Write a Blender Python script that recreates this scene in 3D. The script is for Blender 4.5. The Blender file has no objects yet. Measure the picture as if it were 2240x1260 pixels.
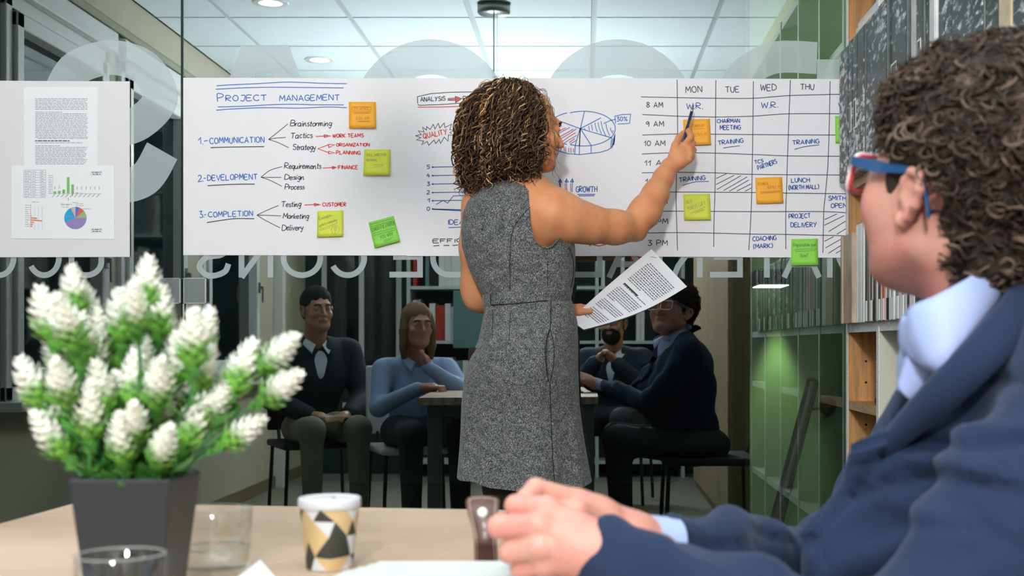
import bpy, bmesh, math, random
import numpy as np
from mathutils import Vector, Matrix, noise

# ------------------------------------------------------------------ camera, world, light
F_PX, VPX, VPY, CAM_Z = 2775.0, 1285.0, 757.0, 0.963
GLASS_Y = 3.637
scene = bpy.context.scene
cam = bpy.data.cameras.new('camera')
cam_o = bpy.data.objects.new('camera', cam)
scene.collection.objects.link(cam_o)
cam.sensor_width = 36.0
cam.lens = F_PX * 36.0 / 2240.0
cam.shift_x = -(VPX - 1120.0) / 2240.0
cam.shift_y = (VPY - 630.0) / 2240.0
cam.clip_start = 0.02
cam_o.location = (0, 0, CAM_Z)
cam_o.rotation_euler = (math.pi / 2, 0, 0)
cam.dof.use_dof = True
cam.dof.focus_distance = 3.42
cam.dof.aperture_fstop = 7.0
scene.camera = cam_o

scene.view_settings.view_transform = 'Standard'
scene.view_settings.look = 'None'
scene.view_settings.gamma = 1.0
scene.view_settings.exposure = 0.17
scene.view_settings.use_curve_mapping = False

world = bpy.data.worlds.new('night')
scene.world = world
world.use_nodes = True
world.node_tree.nodes['Background'].inputs[0].default_value = (0.01, 0.014, 0.02, 1)
world.node_tree.nodes['Background'].inputs[1].default_value = 0.5

def lamp(name, kind, loc, target, energy, color=(1, 1, 1), size=0.3, spot=None, blend=0.5):
    l = bpy.data.lights.new(name, kind)
    l.energy = energy
    l.color = color
    if kind == 'AREA':
        l.shape = 'DISK'; l.size = size
    else:
        l.shadow_soft_size = size
    if spot:
        l.spot_size = math.radians(spot); l.spot_blend = blend
    o = bpy.data.objects.new(name, l)
    scene.collection.objects.link(o)
    o.location = loc
    o.rotation_euler = (Vector(target) - Vector(loc)).to_track_quat('-Z', 'Y').to_euler()
    return o

lamp('key_flash', 'AREA', (-0.30, -2.1, 2.40), (0.1, 3.4, 1.15), 102, (1.0, 0.975, 0.96), 0.32)
lamp('ceiling_bounce_flash', 'SPOT', (-0.55, 0.12, 1.02), (-0.62, 0.42, 2.58), 560, (0.93, 0.98, 1.0), 0.08, 150, 0.9)
lamp('stair_wall_fill', 'AREA', (1.1, 4.35, 2.5), (1.0, 4.9, 0.9), 9, (0.85, 1.0, 0.80), 0.25)  # added fill that brightens the green stair wall; no fixture hangs there
lamp('stair_light_up', 'SPOT', (0.745, 4.93, 1.27), (0.745, 4.965, 3.0), 48.0, (0.72, 1.0, 0.4), 0.02, 44, 0.8)
lamp('stair_light_down', 'SPOT', (0.745, 4.93, 1.16), (0.745, 4.965, 0.0), 48.0, (0.72, 1.0, 0.4), 0.02, 44, 0.8)

# ------------------------------------------------------------------ helpers
PI = math.pi
rnd = random.Random(7)
C = scene.collection
def P(px, py, d):
    """a point of the place seen at photo pixel px, py standing d metres from the camera plane"""
    m = F_PX / d
    return Vector(((px - VPX) / m, d, CAM_Z - (py - VPY) / m))

MATS = {}
def mat(name, col, rough=0.6, metal=0.0, spec=0.4, noise_amt=0.0, noise_scale=40, bump=0.0, bump_scale=200,
        emit=None, estr=0.0, trans=0.0, sub=0.0, sheen=0.0, stretch=None, coat=0.0):
    if name in MATS: return MATS[name]
    m = bpy.data.materials.new(name); MATS[name] = m
    m.use_nodes = True
    nt = m.node_tree; b = nt.nodes['Principled BSDF']
    b.inputs['Base Color'].default_value = (*col, 1)
    b.inputs['Roughness'].default_value = rough
    b.inputs['Metallic'].default_value = metal
    b.inputs['Specular IOR Level'].default_value = spec
    b.inputs['Coat Weight'].default_value = coat
    if trans: b.inputs['Transmission Weight'].default_value = trans
    if sub:
        b.inputs['Subsurface Weight'].default_value = sub
        b.inputs['Subsurface Radius'].default_value = (0.012, 0.005, 0.003)
        b.inputs['Subsurface Scale'].default_value = 0.6
    if sheen: b.inputs['Sheen Weight'].default_value = sheen
    if emit:
        b.inputs['Emission Color'].default_value = (*emit, 1)
        b.inputs['Emission Strength'].default_value = estr
    if noise_amt or bump:
        tc = nt.nodes.new('ShaderNodeTexCoord')
        mp = nt.nodes.new('ShaderNodeMapping')
        nt.links.new(tc.outputs['Object'], mp.inputs[0])
        if stretch: mp.inputs['Scale'].default_value = stretch
    if noise_amt:
        n = nt.nodes.new('ShaderNodeTexNoise'); n.inputs['Scale'].default_value = noise_scale
        n.inputs['Detail'].default_value = 5
        nt.links.new(mp.outputs[0], n.inputs['Vector'])
        r = nt.nodes.new('ShaderNodeValToRGB')
        r.color_ramp.elements[0].position = 0.3; r.color_ramp.elements[1].position = 0.7
        r.color_ramp.elements[0].color = (*[max(0, c * (1 - noise_amt)) for c in col], 1)
        r.color_ramp.elements[1].color = (*[min(1, c * (1 + noise_amt)) for c in col], 1)
        nt.links.new(n.outputs['Fac'], r.inputs[0]); nt.links.new(r.outputs[0], b.inputs['Base Color'])
    if bump:
        n2 = nt.nodes.new('ShaderNodeTexNoise'); n2.inputs['Scale'].default_value = bump_scale
        n2.inputs['Detail'].default_value = 4
        nt.links.new(mp.outputs[0], n2.inputs['Vector'])
        bp = nt.nodes.new('ShaderNodeBump'); bp.inputs['Strength'].default_value = bump
        bp.inputs['Distance'].default_value = 0.002
        nt.links.new(n2.outputs['Fac'], bp.inputs['Height']); nt.links.new(bp.outputs[0], b.inputs['Normal'])
    return m

def tag(o, label=None, cat=None, group=None, kind=None):
    if label: o['label'] = label
    if cat: o['category'] = cat
    if group: o['group'] = group
    if kind: o['kind'] = kind
    return o

def mesh_obj(name, verts, faces, m, parent=None, smooth=False, mats=None, fm=None, world_parent=True):
    me = bpy.data.meshes.new(name)
    me.from_pydata([tuple(v) for v in verts], [], [tuple(f) for f in faces])
    if mats:
        for k in mats: me.materials.append(k)
        if fm is not None: me.polygons.foreach_set('material_index', fm)
    elif m: me.materials.append(m)
    if smooth: me.polygons.foreach_set('use_smooth', [True] * len(me.polygons))
    me.update()
    o = bpy.data.objects.new(name, me); C.objects.link(o)
    put(o, parent)
    return o

def put(o, parent):
    """parent without moving: every root here is placed by translation only"""
    if parent is not None:
        o.parent = parent
        off = Vector((0, 0, 0)); p = parent
        while p is not None:
            off += p.location; p = p.parent
        o.location = Vector(o.location) - off
    return o

def empty(name, loc, label, cat, group=None):
    o = bpy.data.objects.new(name, None); C.objects.link(o)
    o.empty_display_size = 0.05
    o.location = loc
    return tag(o, label, cat, group)

class MB:
    """collects simple shapes into one mesh"""
    def __init__(s): s.v = []; s.f = []; s.mi = []
    def add(s, vs, fs, mi=0):
        n = len(s.v); s.v += [Vector(v) for v in vs]; s.f += [tuple(i + n for i in f) for f in fs]; s.mi += [mi] * len(fs)
    def box(s, a, b, mi=0, bev=0.0):
        x0, y0, z0 = [min(a[i], b[i]) for i in range(3)]; x1, y1, z1 = [max(a[i], b[i]) for i in range(3)]
        if bev <= 0:
            vs = [(x0,y0,z0),(x1,y0,z0),(x1,y1,z0),(x0,y1,z0),(x0,y0,z1),(x1,y0,z1),(x1,y1,z1),(x0,y1,z1)]
            s.add(vs, [(0,3,2,1),(4,5,6,7),(0,1,5,4),(1,2,6,5),(2,3,7,6),(3,0,4,7)], mi); return s
        bm = bmesh.new(); bmesh.ops.create_cube(bm, size=1)
        for v in bm.verts:
            v.co = Vector(((x0+x1)/2 + v.co.x*(x1-x0), (y0+y1)/2 + v.co.y*(y1-y0), (z0+z1)/2 + v.co.z*(z1-z0)))
        bmesh.ops.bevel(bm, geom=list(bm.edges), offset=bev, segments=2, profile=0.5, affect='EDGES')
        bm.verts.index_update()
        s.add([v.co.copy() for v in bm.verts], [[v.index for v in f.verts] for f in bm.faces], mi); bm.free(); return s
    def tube(s, pts, r, n=10, mi=0, caps=True):
        pts = [Vector(p) for p in pts]; rs = r if isinstance(r, (list, tuple)) else [r] * len(pts)
        vs = []; fs = []; prev = None
        for i, p in enumerate(pts):
            t = (pts[min(i+1, len(pts)-1)] - pts[max(i-1, 0)]).normalized()
            if prev is None:
                u = t.cross(Vector((0, 0, 1)));
                if u.length < 0.1: u = t.cross(Vector((1, 0, 0)))
                u.normalize()
            else:
                u = (prev - t * prev.dot(t))
                u = u.normalized() if u.length > 1e-6 else t.orthogonal().normalized()
            prev = u; w = t.cross(u)
            for k in range(n):
                a = 2*PI*k/n; vs.append(p + (u*math.cos(a) + w*math.sin(a))*rs[i])
        for i in range(len(pts)-1):
            for k in range(n):
                k2 = (k+1) % n; fs.append((i*n+k, i*n+k2, (i+1)*n+k2, (i+1)*n+k))
        if caps: fs.append(tuple(range(n))[::-1]); fs.append(tuple((len(pts)-1)*n+k for k in range(n)))
        s.add(vs, fs, mi); return s
    def lathe(s, prof, c=(0,0,0), n=40, mi=0):
        c = Vector(c); vs = []; fs = []
        for r, z in prof:
            for k in range(n):
                a = 2*PI*k/n; vs.append(c + Vector((r*math.cos(a), r*math.sin(a), z)))
        for i in range(len(prof)-1):
            for k in range(n):
                k2 = (k+1) % n; fs.append((i*n+k, i*n+k2, (i+1)*n+k2, (i+1)*n+k))
        s.add(vs, fs, mi); return s
    def ball(s, c, r, seg=14, mi=0):
        r = (r, r, r) if not isinstance(r, (tuple, list)) else r
        h = seg // 2; vs = []; fs = []
        for i in range(h+1):
            th = PI*i/h
            for k in range(seg):
                a = 2*PI*k/seg
                vs.append((c[0]+r[0]*math.sin(th)*math.cos(a), c[1]+r[1]*math.sin(th)*math.sin(a), c[2]-r[2]*math.cos(th)))
        for i in range(h):
            for k in range(seg):
                k2 = (k+1) % seg; fs.append((i*seg+k, i*seg+k2, (i+1)*seg+k2, (i+1)*seg+k))
        s.add(vs, fs, mi); return s
    def build(s, name, m, parent=None, smooth=False, mats=None):
        return mesh_obj(name, s.v, s.f, m, parent, smooth, mats, s.mi if mats else None)

def catmull(pts, n=6):
    pts = [Vector(p) for p in pts]
    if len(pts) < 3: return pts
    out = []
    for i in range(len(pts)-1):
        p0 = pts[max(i-1, 0)]; p1 = pts[i]; p2 = pts[i+1]; p3 = pts[min(i+2, len(pts)-1)]
        for k in range(n):
            t = k/n; t2 = t*t; t3 = t2*t
            out.append(0.5*((2*p1)+(-p0+p2)*t+(2*p0-5*p1+4*p2-p3)*t2+(-p0+3*p1-3*p2+p3)*t3))
    out.append(pts[-1]); return out

# ---- flat strokes: polylines given in photo pixels on a plane facing the camera
def ribbon2d(mb, pts, w, dots=True, mi=0, z=0.0):
    """mitred strip in 2D (x, y) plane"""
    pts = [Vector((p[0], p[1])) for p in pts]
    q = [pts[0]]
    for p in pts[1:]:
        if (p - q[-1]).length > 1e-6: q.append(p)
    pts = q
    h = w/2
    if len(pts) < 2:
        p = pts[0]; k = 8
        mb.add([(p.x+h*1.2*math.cos(2*PI*i/k), p.y+h*1.2*math.sin(2*PI*i/k), z) for i in range(k)], [tuple(range(k))], mi); return
    L = []
    for i, p in enumerate(pts):
        a = (p - pts[i-1]).normalized() if i else (pts[1]-pts[0]).normalized()
        b = (pts[i+1]-p).normalized() if i < len(pts)-1 else a
        t = a + b
        t = t.normalized() if t.length > 0.35 else b
        nrm = Vector((-t.y, t.x))
        c = max(0.45, nrm.dot(Vector((-b.y, b.x))))
        L.append((p + nrm*h/c, p - nrm*h/c))
    vs = []; fs = []
    for l, r in L: vs += [(l.x, l.y, z), (r.x, r.y, z)]
    for i in range(len(L)-1): fs.append((2*i, 2*i+1, 2*i+3, 2*i+2))
    mb.add(vs, fs, mi)

def ink(name, strokes, w, m, parent, d=3.6300, smooth=False, xf=None):
    mb = MB()
    for s in strokes:
        pts = [Vector((p[0], p[1], 0)) for p in s]
        if smooth and len(pts) > 2: pts = catmull(pts, 5)
        ribbon2d(mb, pts, w)
    if xf: vs = [xf(v.x, v.y) for v in mb.v]
    else: vs = [P(v.x, v.y, d) for v in mb.v]
    return mesh_obj(name, vs, mb.f, m, parent)

FONT = {
'A':'0,0 2,6 4,0;.7,2 3.3,2','B':'0,0 0,6 2.6,6 3.4,5 3,3.6 0,3.2;2.6,3.4 3.8,2.2 3.4,.5 2,0 0,0','C':'3.8,5.2 2.6,6 1,5.6 0,3.6 .2,1.4 1.4,.1 3,.1 3.9,1',
'D':'0,0 0,6 2,5.8 3.6,4.4 3.8,2.4 2.8,.6 0,0','E':'3.5,6 0,5.9 0,0 3.6,.1;0,3.1 2.8,3.2','F':'3.6,6 0,6 0,0;0,3.2 2.7,3.2',
'G':'3.7,5.1 2.4,6 .8,5.3 0,3 .6,.8 2.2,0 3.6,.7 3.8,2.8 2.2,2.7','H':'0,6 0,0;3.6,6.2 3.6,0;0,3.1 3.6,3.2','I':'.5,6 .5,0','J':'1,6 3.6,6 3.2,1.2 2,0 .4,.5',
'K':'0,6 0,0;3.5,6 .2,2.8 3.6,0','L':'.1,6 0,0 3.5,.1','M':'0,0 .5,6 2.2,2.2 3.9,6 4.3,0','N':'0,0 .2,6 3.4,.2 3.7,6','O':'1.9,6 .6,5.2 0,3 .6,.7 1.9,0 3.3,.7 3.8,3 3.2,5.3 1.9,6',
'P':'0,0 .1,6 2.4,5.9 3.5,4.8 2.8,3.3 .1,2.8','Q':'1.9,6 .6,5.2 0,3 .6,.7 1.9,0 3.3,.7 3.8,3 3.2,5.3 1.9,6;2.2,1.6 4.2,-.8','R':'0,0 .1,6 2.5,5.9 3.4,4.7 2.6,3.4 .1,3 3.7,0',
'S':'3.4,5.4 2,6.1 .5,5.2 .8,3.7 2.9,2.8 3.4,1.2 2,0 .1,.6','T':'0,5.9 4,6.1;2,6 2,0','U':'0,6 .1,1.6 1.4,0 3,.6 3.6,6','V':'0,6 1.9,0 3.8,6.2','W':'0,6 1,.1 2.3,4.6 3.5,0 4.8,6.2',
'Y':'0,6 1.9,3.1;3.9,6.2 1.2,-.6','Z':'0,6 3.6,6 0,0 3.8,.2','X':'0,6 3.6,0;3.6,6 0,0',
'0':'1.6,6 .3,4.6 .1,1.6 1.4,0 2.9,1.4 3,4.6 1.6,6','1':'0,3.6 1.7,6 1.5,0','2':'.2,4.8 1.4,6 3,5.2 2.7,3.2 0,0 3.6,.2','3':'.2,5.8 3,5.9 1.4,3.4 3.2,2.4 3,.6 1.4,-.1 0,.6',
'4':'1.8,6 .1,2.2 3.4,2.4;2.5,4 2.3,-.4','5':'3.2,6 .7,6 .4,3.5 2.4,3.6 3.2,2 2.2,.1 .1,.4','8':'1.7,3.2 .5,4.6 1.7,6 3,4.7 1.7,3.2 .2,1.5 1.6,0 3.2,1.4 1.7,3.2','9':'3,4.9 1.5,6 .1,4.6 1.2,3 3,4.8 2.6,0',
'.':'.3,0','-':'.2,2.4 2.4,2.6',':':'.4,3.6;.4,.4','!':'.6,6 .4,1.8;.3,0','(':'1.6,7 .4,4.8 .3,1.6 1.5,-.8',')':'.1,7 1.4,4.8 1.4,1.6 .2,-.8','?':'.2,4.8 1.6,6 2.9,4.8 1.5,2.8 1.4,1.6;1.4,0',
'%':'.9,6 .2,5 .9,4 1.7,5 .9,6;3.8,6 .6,0;3.4,2 2.7,1 3.4,0 4.1,1 3.4,2',"'":'.5,6.4 .3,4.9','/':'0,0 2.6,6',',':'.5,.3 .1,-1',
'a':'2.4,3.6 .8,3.6 0,1.6 .8,.1 2.2,1 2.5,3.6 2.6,.3 3.2,.3','b':'.2,6 0,.2 1.6,0 2.6,1.6 1.6,3.2 .1,2','c':'2.5,3.1 1.2,3.6 .1,2 .9,.1 2.6,.6','d':'2.5,3.4 .9,3.5 .1,1.6 .9,.1 2.4,1.2 2.7,6 2.6,.2',
'e':'.1,1.8 2.3,2.2 1.9,3.5 .7,3.3 .1,1.6 1,.1 2.7,.7','f':'2.6,5.6 1.7,6 1.2,4.6 .9,-1.8;0,3.2 2.2,3.4','g':'2.4,3.5 .8,3.5 .1,1.9 1,.6 2.3,1.6 2.5,3.4 1.8,-2.2 .3,-1.6','h':'.2,6 0,0;.1,2.2 1.4,3.5 2.3,2.6 2.4,0',
'i':'.4,3.5 .4,.3 .9,.2;.5,5','k':'.2,6 0,0;2.3,3.5 .2,1.7 2.4,0','l':'.4,6 .2,.5 1,.2','m':'0,3.4 .2,0 .6,2.6 1.4,3.4 1.8,0 2.3,2.7 3.1,3.4 3.6,.3 4.1,.3','n':'0,3.4 .1,0 .8,2.8 1.8,3.4 2.3,.3 2.9,.3',
'o':'1.4,3.6 .2,2.6 .4,.5 1.5,0 2.6,1.4 2.3,3.2 1.4,3.6','p':'0,3.5 .1,-2.2;.1,2.6 1.4,3.6 2.5,2.2 1.4,.2 .1,.8','q':'2.4,3.5 .8,3.5 .1,1.8 .9,.2 2.2,1.4 2.4,3.5 2.1,-2.2','r':'0,3.5 .2,0 .5,2.4 1.8,3.5',
's':'1.9,3.3 .6,3.4 .5,2.2 1.9,1.4 1.5,.1 .1,.2','t':'.9,5.6 .8,.5 1.8,.2;0,3.6 1.9,3.8','u':'0,3.5 .2,.6 1.2,0 2.3,1.4 2.5,3.5 2.6,.3 3.2,.3','v':'0,3.5 1,0 2.2,3.5','w':'0,3.5 .7,0 1.8,3 2.7,0 3.6,3.5',
'y':'0,3.5 .6,1.2 2,1.4;2.6,3.5 1.3,-2.2 .1,-1.6','z':'0,3.5 2.3,3.5 0,0 2.4,.1','x':'0,3.5 2.4,0;2.4,3.5 0,0','^':'0,0 2,6 4,0 0,0'}
def text_strokes(txt, x0, y0, x1, y1, h, gap=1.2, space=2.6, jit=0.12, seed=1, slant=0.0):
    """handwritten line between pixel (x0,y0) and (x1,y1) on its baseline, capitals h pixels tall"""
    r = random.Random(seed); pen = 0; items = []
    for ch in txt:
        if ch == ' ': pen += space; continue
        st = [[tuple(float(q) for q in p.split(',')) for p in part.split()] for part in FONT[ch].split(';')]
        w = max(p[0] for s in st for p in s); items.append((pen, st)); pen += w + gap
    total = max(pen - gap, 0.1); out = []
    ax = Vector((x1-x0, y1-y0)); u = ax/total; nrm = Vector((ax.y, -ax.x)).normalized()*(h/6)
    for pen, st in items:
        jy = r.uniform(-.3, .3)
        for s in st:
            ps = []
            for p in s:
                q = Vector((x0, y0)) + u*(pen+p[0]+slant*p[1]+r.uniform(-jit, jit)) + nrm*(p[1]+jy+r.uniform(-jit, jit))
                ps.append((q.x, q.y))
            if len(ps) > 3: ps = [(v.x, v.y) for v in catmull([Vector((a, b, 0)) for a, b in ps], 3)]
            out.append(ps)
    return out

# ---- implicit surfaces: smooth bodies as ONE mesh
def smin(a, b, k):
    h = np.clip(0.5 + 0.5*(b-a)/k, 0, 1); return b*(1-h) + a*h - k*h*(1-h)
def smax(a, b, k): return -smin(-a, -b, k)
def s_cap(p, a, b, ra, rb):
    a = np.array(a, np.float32); ab = np.array(b, np.float32) - a
    pa = [p[i]-a[i] for i in range(3)]
    t = np.clip((pa[0]*ab[0]+pa[1]*ab[1]+pa[2]*ab[2])/max(1e-9, float(ab@ab)), 0, 1)
    return np.sqrt((pa[0]-t*ab[0])**2+(pa[1]-t*ab[1])**2+(pa[2]-t*ab[2])**2) - (ra+(rb-ra)*t)
def s_ell(p, c, r, R=None):
    q = [p[i]-c[i] for i in range(3)]
    if R is not None:   # rows of R: local axes
        q = [q[0]*R[j][0]+q[1]*R[j][1]+q[2]*R[j][2] for j in range(3)]
    k0 = np.sqrt((q[0]/r[0])**2+(q[1]/r[1])**2+(q[2]/r[2])**2)
    k1 = np.sqrt((q[0]/r[0]**2)**2+(q[1]/r[1]**2)**2+(q[2]/r[2]**2)**2)+1e-9
    return k0*(k0-1)/k1
def s_path(p, pts, rs, k=0.004):
    d = None
    for i in range(len(pts)-1):
        e = s_cap(p, pts[i], pts[i+1], rs[i], rs[i+1])
        d = e if d is None else smin(d, e, k)
    return d
def surf(fn, lo, hi, res):
    ax = [np.arange(lo[i], hi[i]+res, res, dtype=np.float32) for i in range(3)]
    X, Y, Z = np.meshgrid(*ax, indexing='ij', sparse=False)
    v = fn([X, Y, Z]).astype(np.float32)
    ins = v < 0
    nx, ny, nz = v.shape
    off = [(0,0,0),(1,0,0),(0,1,0),(1,1,0),(0,0,1),(1,0,1),(0,1,1),(1,1,1)]
    cnt = np.zeros((nx-1, ny-1, nz-1), np.int8)
    for o in off: cnt += ins[o[0]:nx-1+o[0], o[1]:ny-1+o[1], o[2]:nz-1+o[2]]
    ic = np.argwhere((cnt > 0) & (cnt < 8))
    cv = np.stack([v[ic[:,0]+o[0], ic[:,1]+o[1], ic[:,2]+o[2]] for o in off], 1)
    acc = np.zeros((len(ic), 3)); num = np.zeros(len(ic))
    for a, b in ((0,1),(2,3),(4,5),(6,7),(0,2),(1,3),(4,6),(5,7),(0,4),(1,5),(2,6),(3,7)):
        m = (cv[:,a] < 0) != (cv[:,b] < 0)
        t = np.where(m, cv[:,a]/(cv[:,a]-cv[:,b]+1e-12), 0)
        pa = np.array(off[a]); pb = np.array(off[b])
        acc += np.where(m[:,None], pa + (pb-pa)*t[:,None], 0); num += m
    vs = (ic + acc/np.maximum(num, 1)[:,None])*res + np.array(lo)
    idx = -np.ones(cnt.shape, np.int64); idx[ic[:,0], ic[:,1], ic[:,2]] = np.arange(len(ic))
    faces = []
    for axis in range(3):
        sl0 = [slice(None)]*3; sl1 = [slice(None)]*3; sl0[axis] = slice(0, -1); sl1[axis] = slice(1, None)
        e = np.argwhere(ins[tuple(sl0)] != ins[tuple(sl1)])
        b, c = (axis+1) % 3, (axis+2) % 3
        e = e[(e[:,b] > 0) & (e[:,c] > 0) & (e[:,b] < v.shape[b]-1) & (e[:,c] < v.shape[c]-1)]
        def cell(db, dc):
            q = e.copy(); q[:,b] -= db; q[:,c] -= dc; return idx[q[:,0], q[:,1], q[:,2]]
        quad = np.stack([cell(1,1), cell(0,1), cell(0,0), cell(1,0)], 1)
        flip = ~ins[e[:,0], e[:,1], e[:,2]]
        quad[flip] = quad[flip][:, ::-1]
        faces.append(quad)
    return vs, np.concatenate(faces)
def surf_obj(name, parts, m, parent=None, mats=None, attr=None):
    """parts: list of (verts, faces); one mesh, smooth shaded"""
    V = []; Fc = []; n = 0
    for vs, fs in parts:
        V.append(np.asarray(vs, float)); Fc.append(np.asarray(fs)+n); n += len(vs)
    V = np.concatenate(V); Fc = np.concatenate(Fc)
    me = bpy.data.meshes.new(name)
    me.vertices.add(len(V)); me.vertices.foreach_set('co', V.ravel())
    me.loops.add(len(Fc)*4); me.loops.foreach_set('vertex_index', Fc.ravel().astype(np.int32))
    me.polygons.add(len(Fc)); me.polygons.foreach_set('loop_start', np.arange(len(Fc), dtype=np.int32)*4)
    me.polygons.foreach_set('loop_total', np.full(len(Fc), 4, np.int32))
    me.polygons.foreach_set('use_smooth', np.ones(len(Fc), bool))
    me.update(calc_edges=True); me.validate()
    me.materials.append(m)
    o = bpy.data.objects.new(name, me); C.objects.link(o); put(o, parent)
    return o
def wob(p, amp, fx, fy, fz, ph=0.0):
    return amp*np.sin(fx*p[0]+fy*p[1]+fz*p[2]+ph)
# ------------------------------------------------------------------ materials of the room
XL, XR, YB, YG, ZC = -2.13, 1.05, -2.3, GLASS_Y, 2.58
m_wall = mat('wall_paint_beige', (0.50, 0.465, 0.36), 0.8, noise_amt=0.04, noise_scale=6)
m_white = mat('white_plastic_frame', (0.78, 0.78, 0.77), 0.35)
m_floor = mat('floor_stone', (0.20, 0.20, 0.16), 0.45, noise_amt=0.15, noise_scale=5)
m_tile = mat('ceiling_tile_white', (0.76, 0.85, 0.88), 0.9, bump=0.15, bump_scale=300)
m_bar = mat('ceiling_bar_grey', (0.52, 0.57, 0.58), 0.6)
m_night = mat('night_glass', (0.006, 0.012, 0.014), 0.04, spec=0.6)
m_dkgreen = mat('stair_wall_green', (0.115, 0.135, 0.095), 0.75, noise_amt=0.1, noise_scale=4)
m_dark = mat('hall_shade_dark', (0.012, 0.022, 0.02), 0.8)  # near-black colour stands in for the darkness of the unlit hall
m_oak = mat('oak_veneer', (0.50, 0.24, 0.085), 0.5, noise_amt=0.35, noise_scale=9, stretch=(9, 9, 0.7), bump=0.05)
m_oakedge = mat('oak_edge_light', (0.48, 0.30, 0.16), 0.5, noise_amt=0.25, noise_scale=14, stretch=(1, 1, 9))
m_cream = mat('cream_board', (0.62, 0.59, 0.50), 0.5)
m_grainwhite = mat('white_ash_edge', (0.72, 0.72, 0.72), 0.4, noise_amt=0.25, noise_scale=30, stretch=(14, 1.5, 14))
m_metal = mat('brushed_metal', (0.62, 0.63, 0.64), 0.25, metal=1.0)
m_black = mat('black_paint', (0.012, 0.013, 0.013), 0.3)
m_dull = mat('brown_cabinet', (0.20, 0.155, 0.085), 0.55, noise_amt=0.15, noise_scale=8, stretch=(8, 8, .6))

def struct(name, a, b, m, parent=None, bev=0):
    o = MB().box(a, b, bev=bev).build(name, m, parent)
    if parent is None: o['kind'] = 'structure'
    return o

struct('floor', (XL-.2, YB-.2, -0.06), (XR+.2, YG+.02, 0), m_floor)
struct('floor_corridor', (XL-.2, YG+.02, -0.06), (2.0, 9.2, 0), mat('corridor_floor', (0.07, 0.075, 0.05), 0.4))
# ceiling: lay-in tiles between grid bars
ceil = struct('ceiling', (XL-.2, YB-.2, ZC+.03), (XR+.2, YG+.02, ZC+.10), mat('ceiling_void', (.3, .32, .32), .8))
gx = [0.032 + .6*i for i in range(-4, 3)]; gy = [0.44 + .6*i for i in range(-5, 6)]
bars = MB()
for x in gx:
    if XL < x < XR: bars.box((x-.016, YB, ZC+.004), (x+.016, YG, ZC+.03))
for y in gy:
    if YB < y < YG: bars.box((XL, y-.011, ZC+.0045), (XR, y+.011, ZC+.029))
bars.build('grid_bar', m_bar, ceil)
xs = [XL] + [x for x in gx if XL < x < XR] + [XR]; ys = [YB] + [y for y in gy if YB < y < YG] + [YG]
for i in range(len(xs)-1):
    for j in range(len(ys)-1):
        if xs[i+1]-xs[i] < .06 or ys[j+1]-ys[j] < .06: continue
        MB().box((xs[i]+.014, ys[j]+.010, ZC-.002), (xs[i+1]-.014, ys[j+1]-.010, ZC+.015)).build('ceiling_tile', m_tile, ceil)
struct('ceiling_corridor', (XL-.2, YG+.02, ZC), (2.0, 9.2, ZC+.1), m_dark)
# left wall with two window openings
WIN = [(1.67, 2.67), (0.57, 1.53), (-0.9, 0.30)]
WZ0, WZ1 = 0.76, 2.26
lw = MB()
yy = YB-.2
wl = []
for y0, y1 in sorted(WIN):
    wl.append(((XL-.2, yy, 0), (XL, y0, ZC))); wl.append(((XL-.2, y0, 0), (XL, y1, WZ0))); wl.append(((XL-.2, y0, WZ1), (XL, y1, ZC))); yy = y1
wl.append(((XL-.2, yy, 0), (XL, YG, ZC)))
for a, b in wl: lw.box(a, b)
o = lw.build('wall_left', m_wall); o['kind'] = 'structure'
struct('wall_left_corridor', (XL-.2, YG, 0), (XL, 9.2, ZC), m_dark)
for k, (y0, y1) in enumerate(WIN):
    x = XL
    w = MB()
    for a, b in (((x-.09, y0, WZ0), (x+.02, y0+.055, WZ1)), ((x-.09, y1-.055, WZ0), (x+.02, y1, WZ1)),
                 ((x-.09, y0, WZ1-.055), (x+.02, y1, WZ1)), ((x-.09, y0, WZ0), (x+.02, y1, WZ0+.055))): w.box(a, b, bev=.005)
    wo = w.build('window_%d' % (k+1), m_white); wo['kind'] = 'structure'
    s = MB(); a0, a1, c0, c1 = y0+.06, y1-.06, WZ0+.06, WZ1-.06
    for a, b in (((x-.06, a0, c0), (x+.035, a0+.06, c1)), ((x-.06, a1-.06, c0), (x+.035, a1, c1)),
                 ((x-.06, a0, c1-.06), (x+.035, a1, c1)), ((x-.06, a0, c0), (x+.035, a1, c0+.06))): s.box(a, b, bev=.006)
    so = s.build('sash', m_white, wo)
    MB().box((x-.03, a0+.05, c0+.05), (x-.02, a1-.05, c1-.05)).build('pane', m_night, wo)
    h = MB().box((x+.03, a0+.015, 1.30), (x+.045, a0+.045, 1.37), bev=.003).box((x+.045, a0+.02, 1.325), (x+.06, a0+.04, 1.345)).box((x+.055, a0+.022, 1.24), (x+.066, a0+.038, 1.345), bev=.003)
    h.build('handle', m_metal, so)
    MB().box((x-.01, y0-.05, WZ0-.035), (x+.10, y1+.05, WZ0), bev=.006).build('sill', m_white, wo)
    MB().box((x, y0-.03, WZ1), (x+.05, y1+.03, WZ1+.09), bev=.008).build('blind_box', m_white, wo)
struct('trim_1', (XL, YB, 2.37), (XL+.03, YG, 2.40), mat('wall_band', (.34, .33, .25), .7))
struct('baseboard_left', (XL, YB, 0), (XL+.012, YG, .08), m_dull)
struct('trim_2', (XL, -1.42, 0), (XL+.06, -1.34, ZC), m_white)
# right wall, soffit over the bookcase, rear wall
struct('wall_right', (XR, YB-.2, 0), (XR+.15, YG, ZC), m_wall)
struct('soffit', (.93, YB, 2.22), (XR, YG, ZC), m_wall)
struct('wall_back', (XL, YB-.2, 0), (XR, YB, ZC), mat('dark_teal_wall', (0.02, 0.04, 0.042), 0.6))
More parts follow.
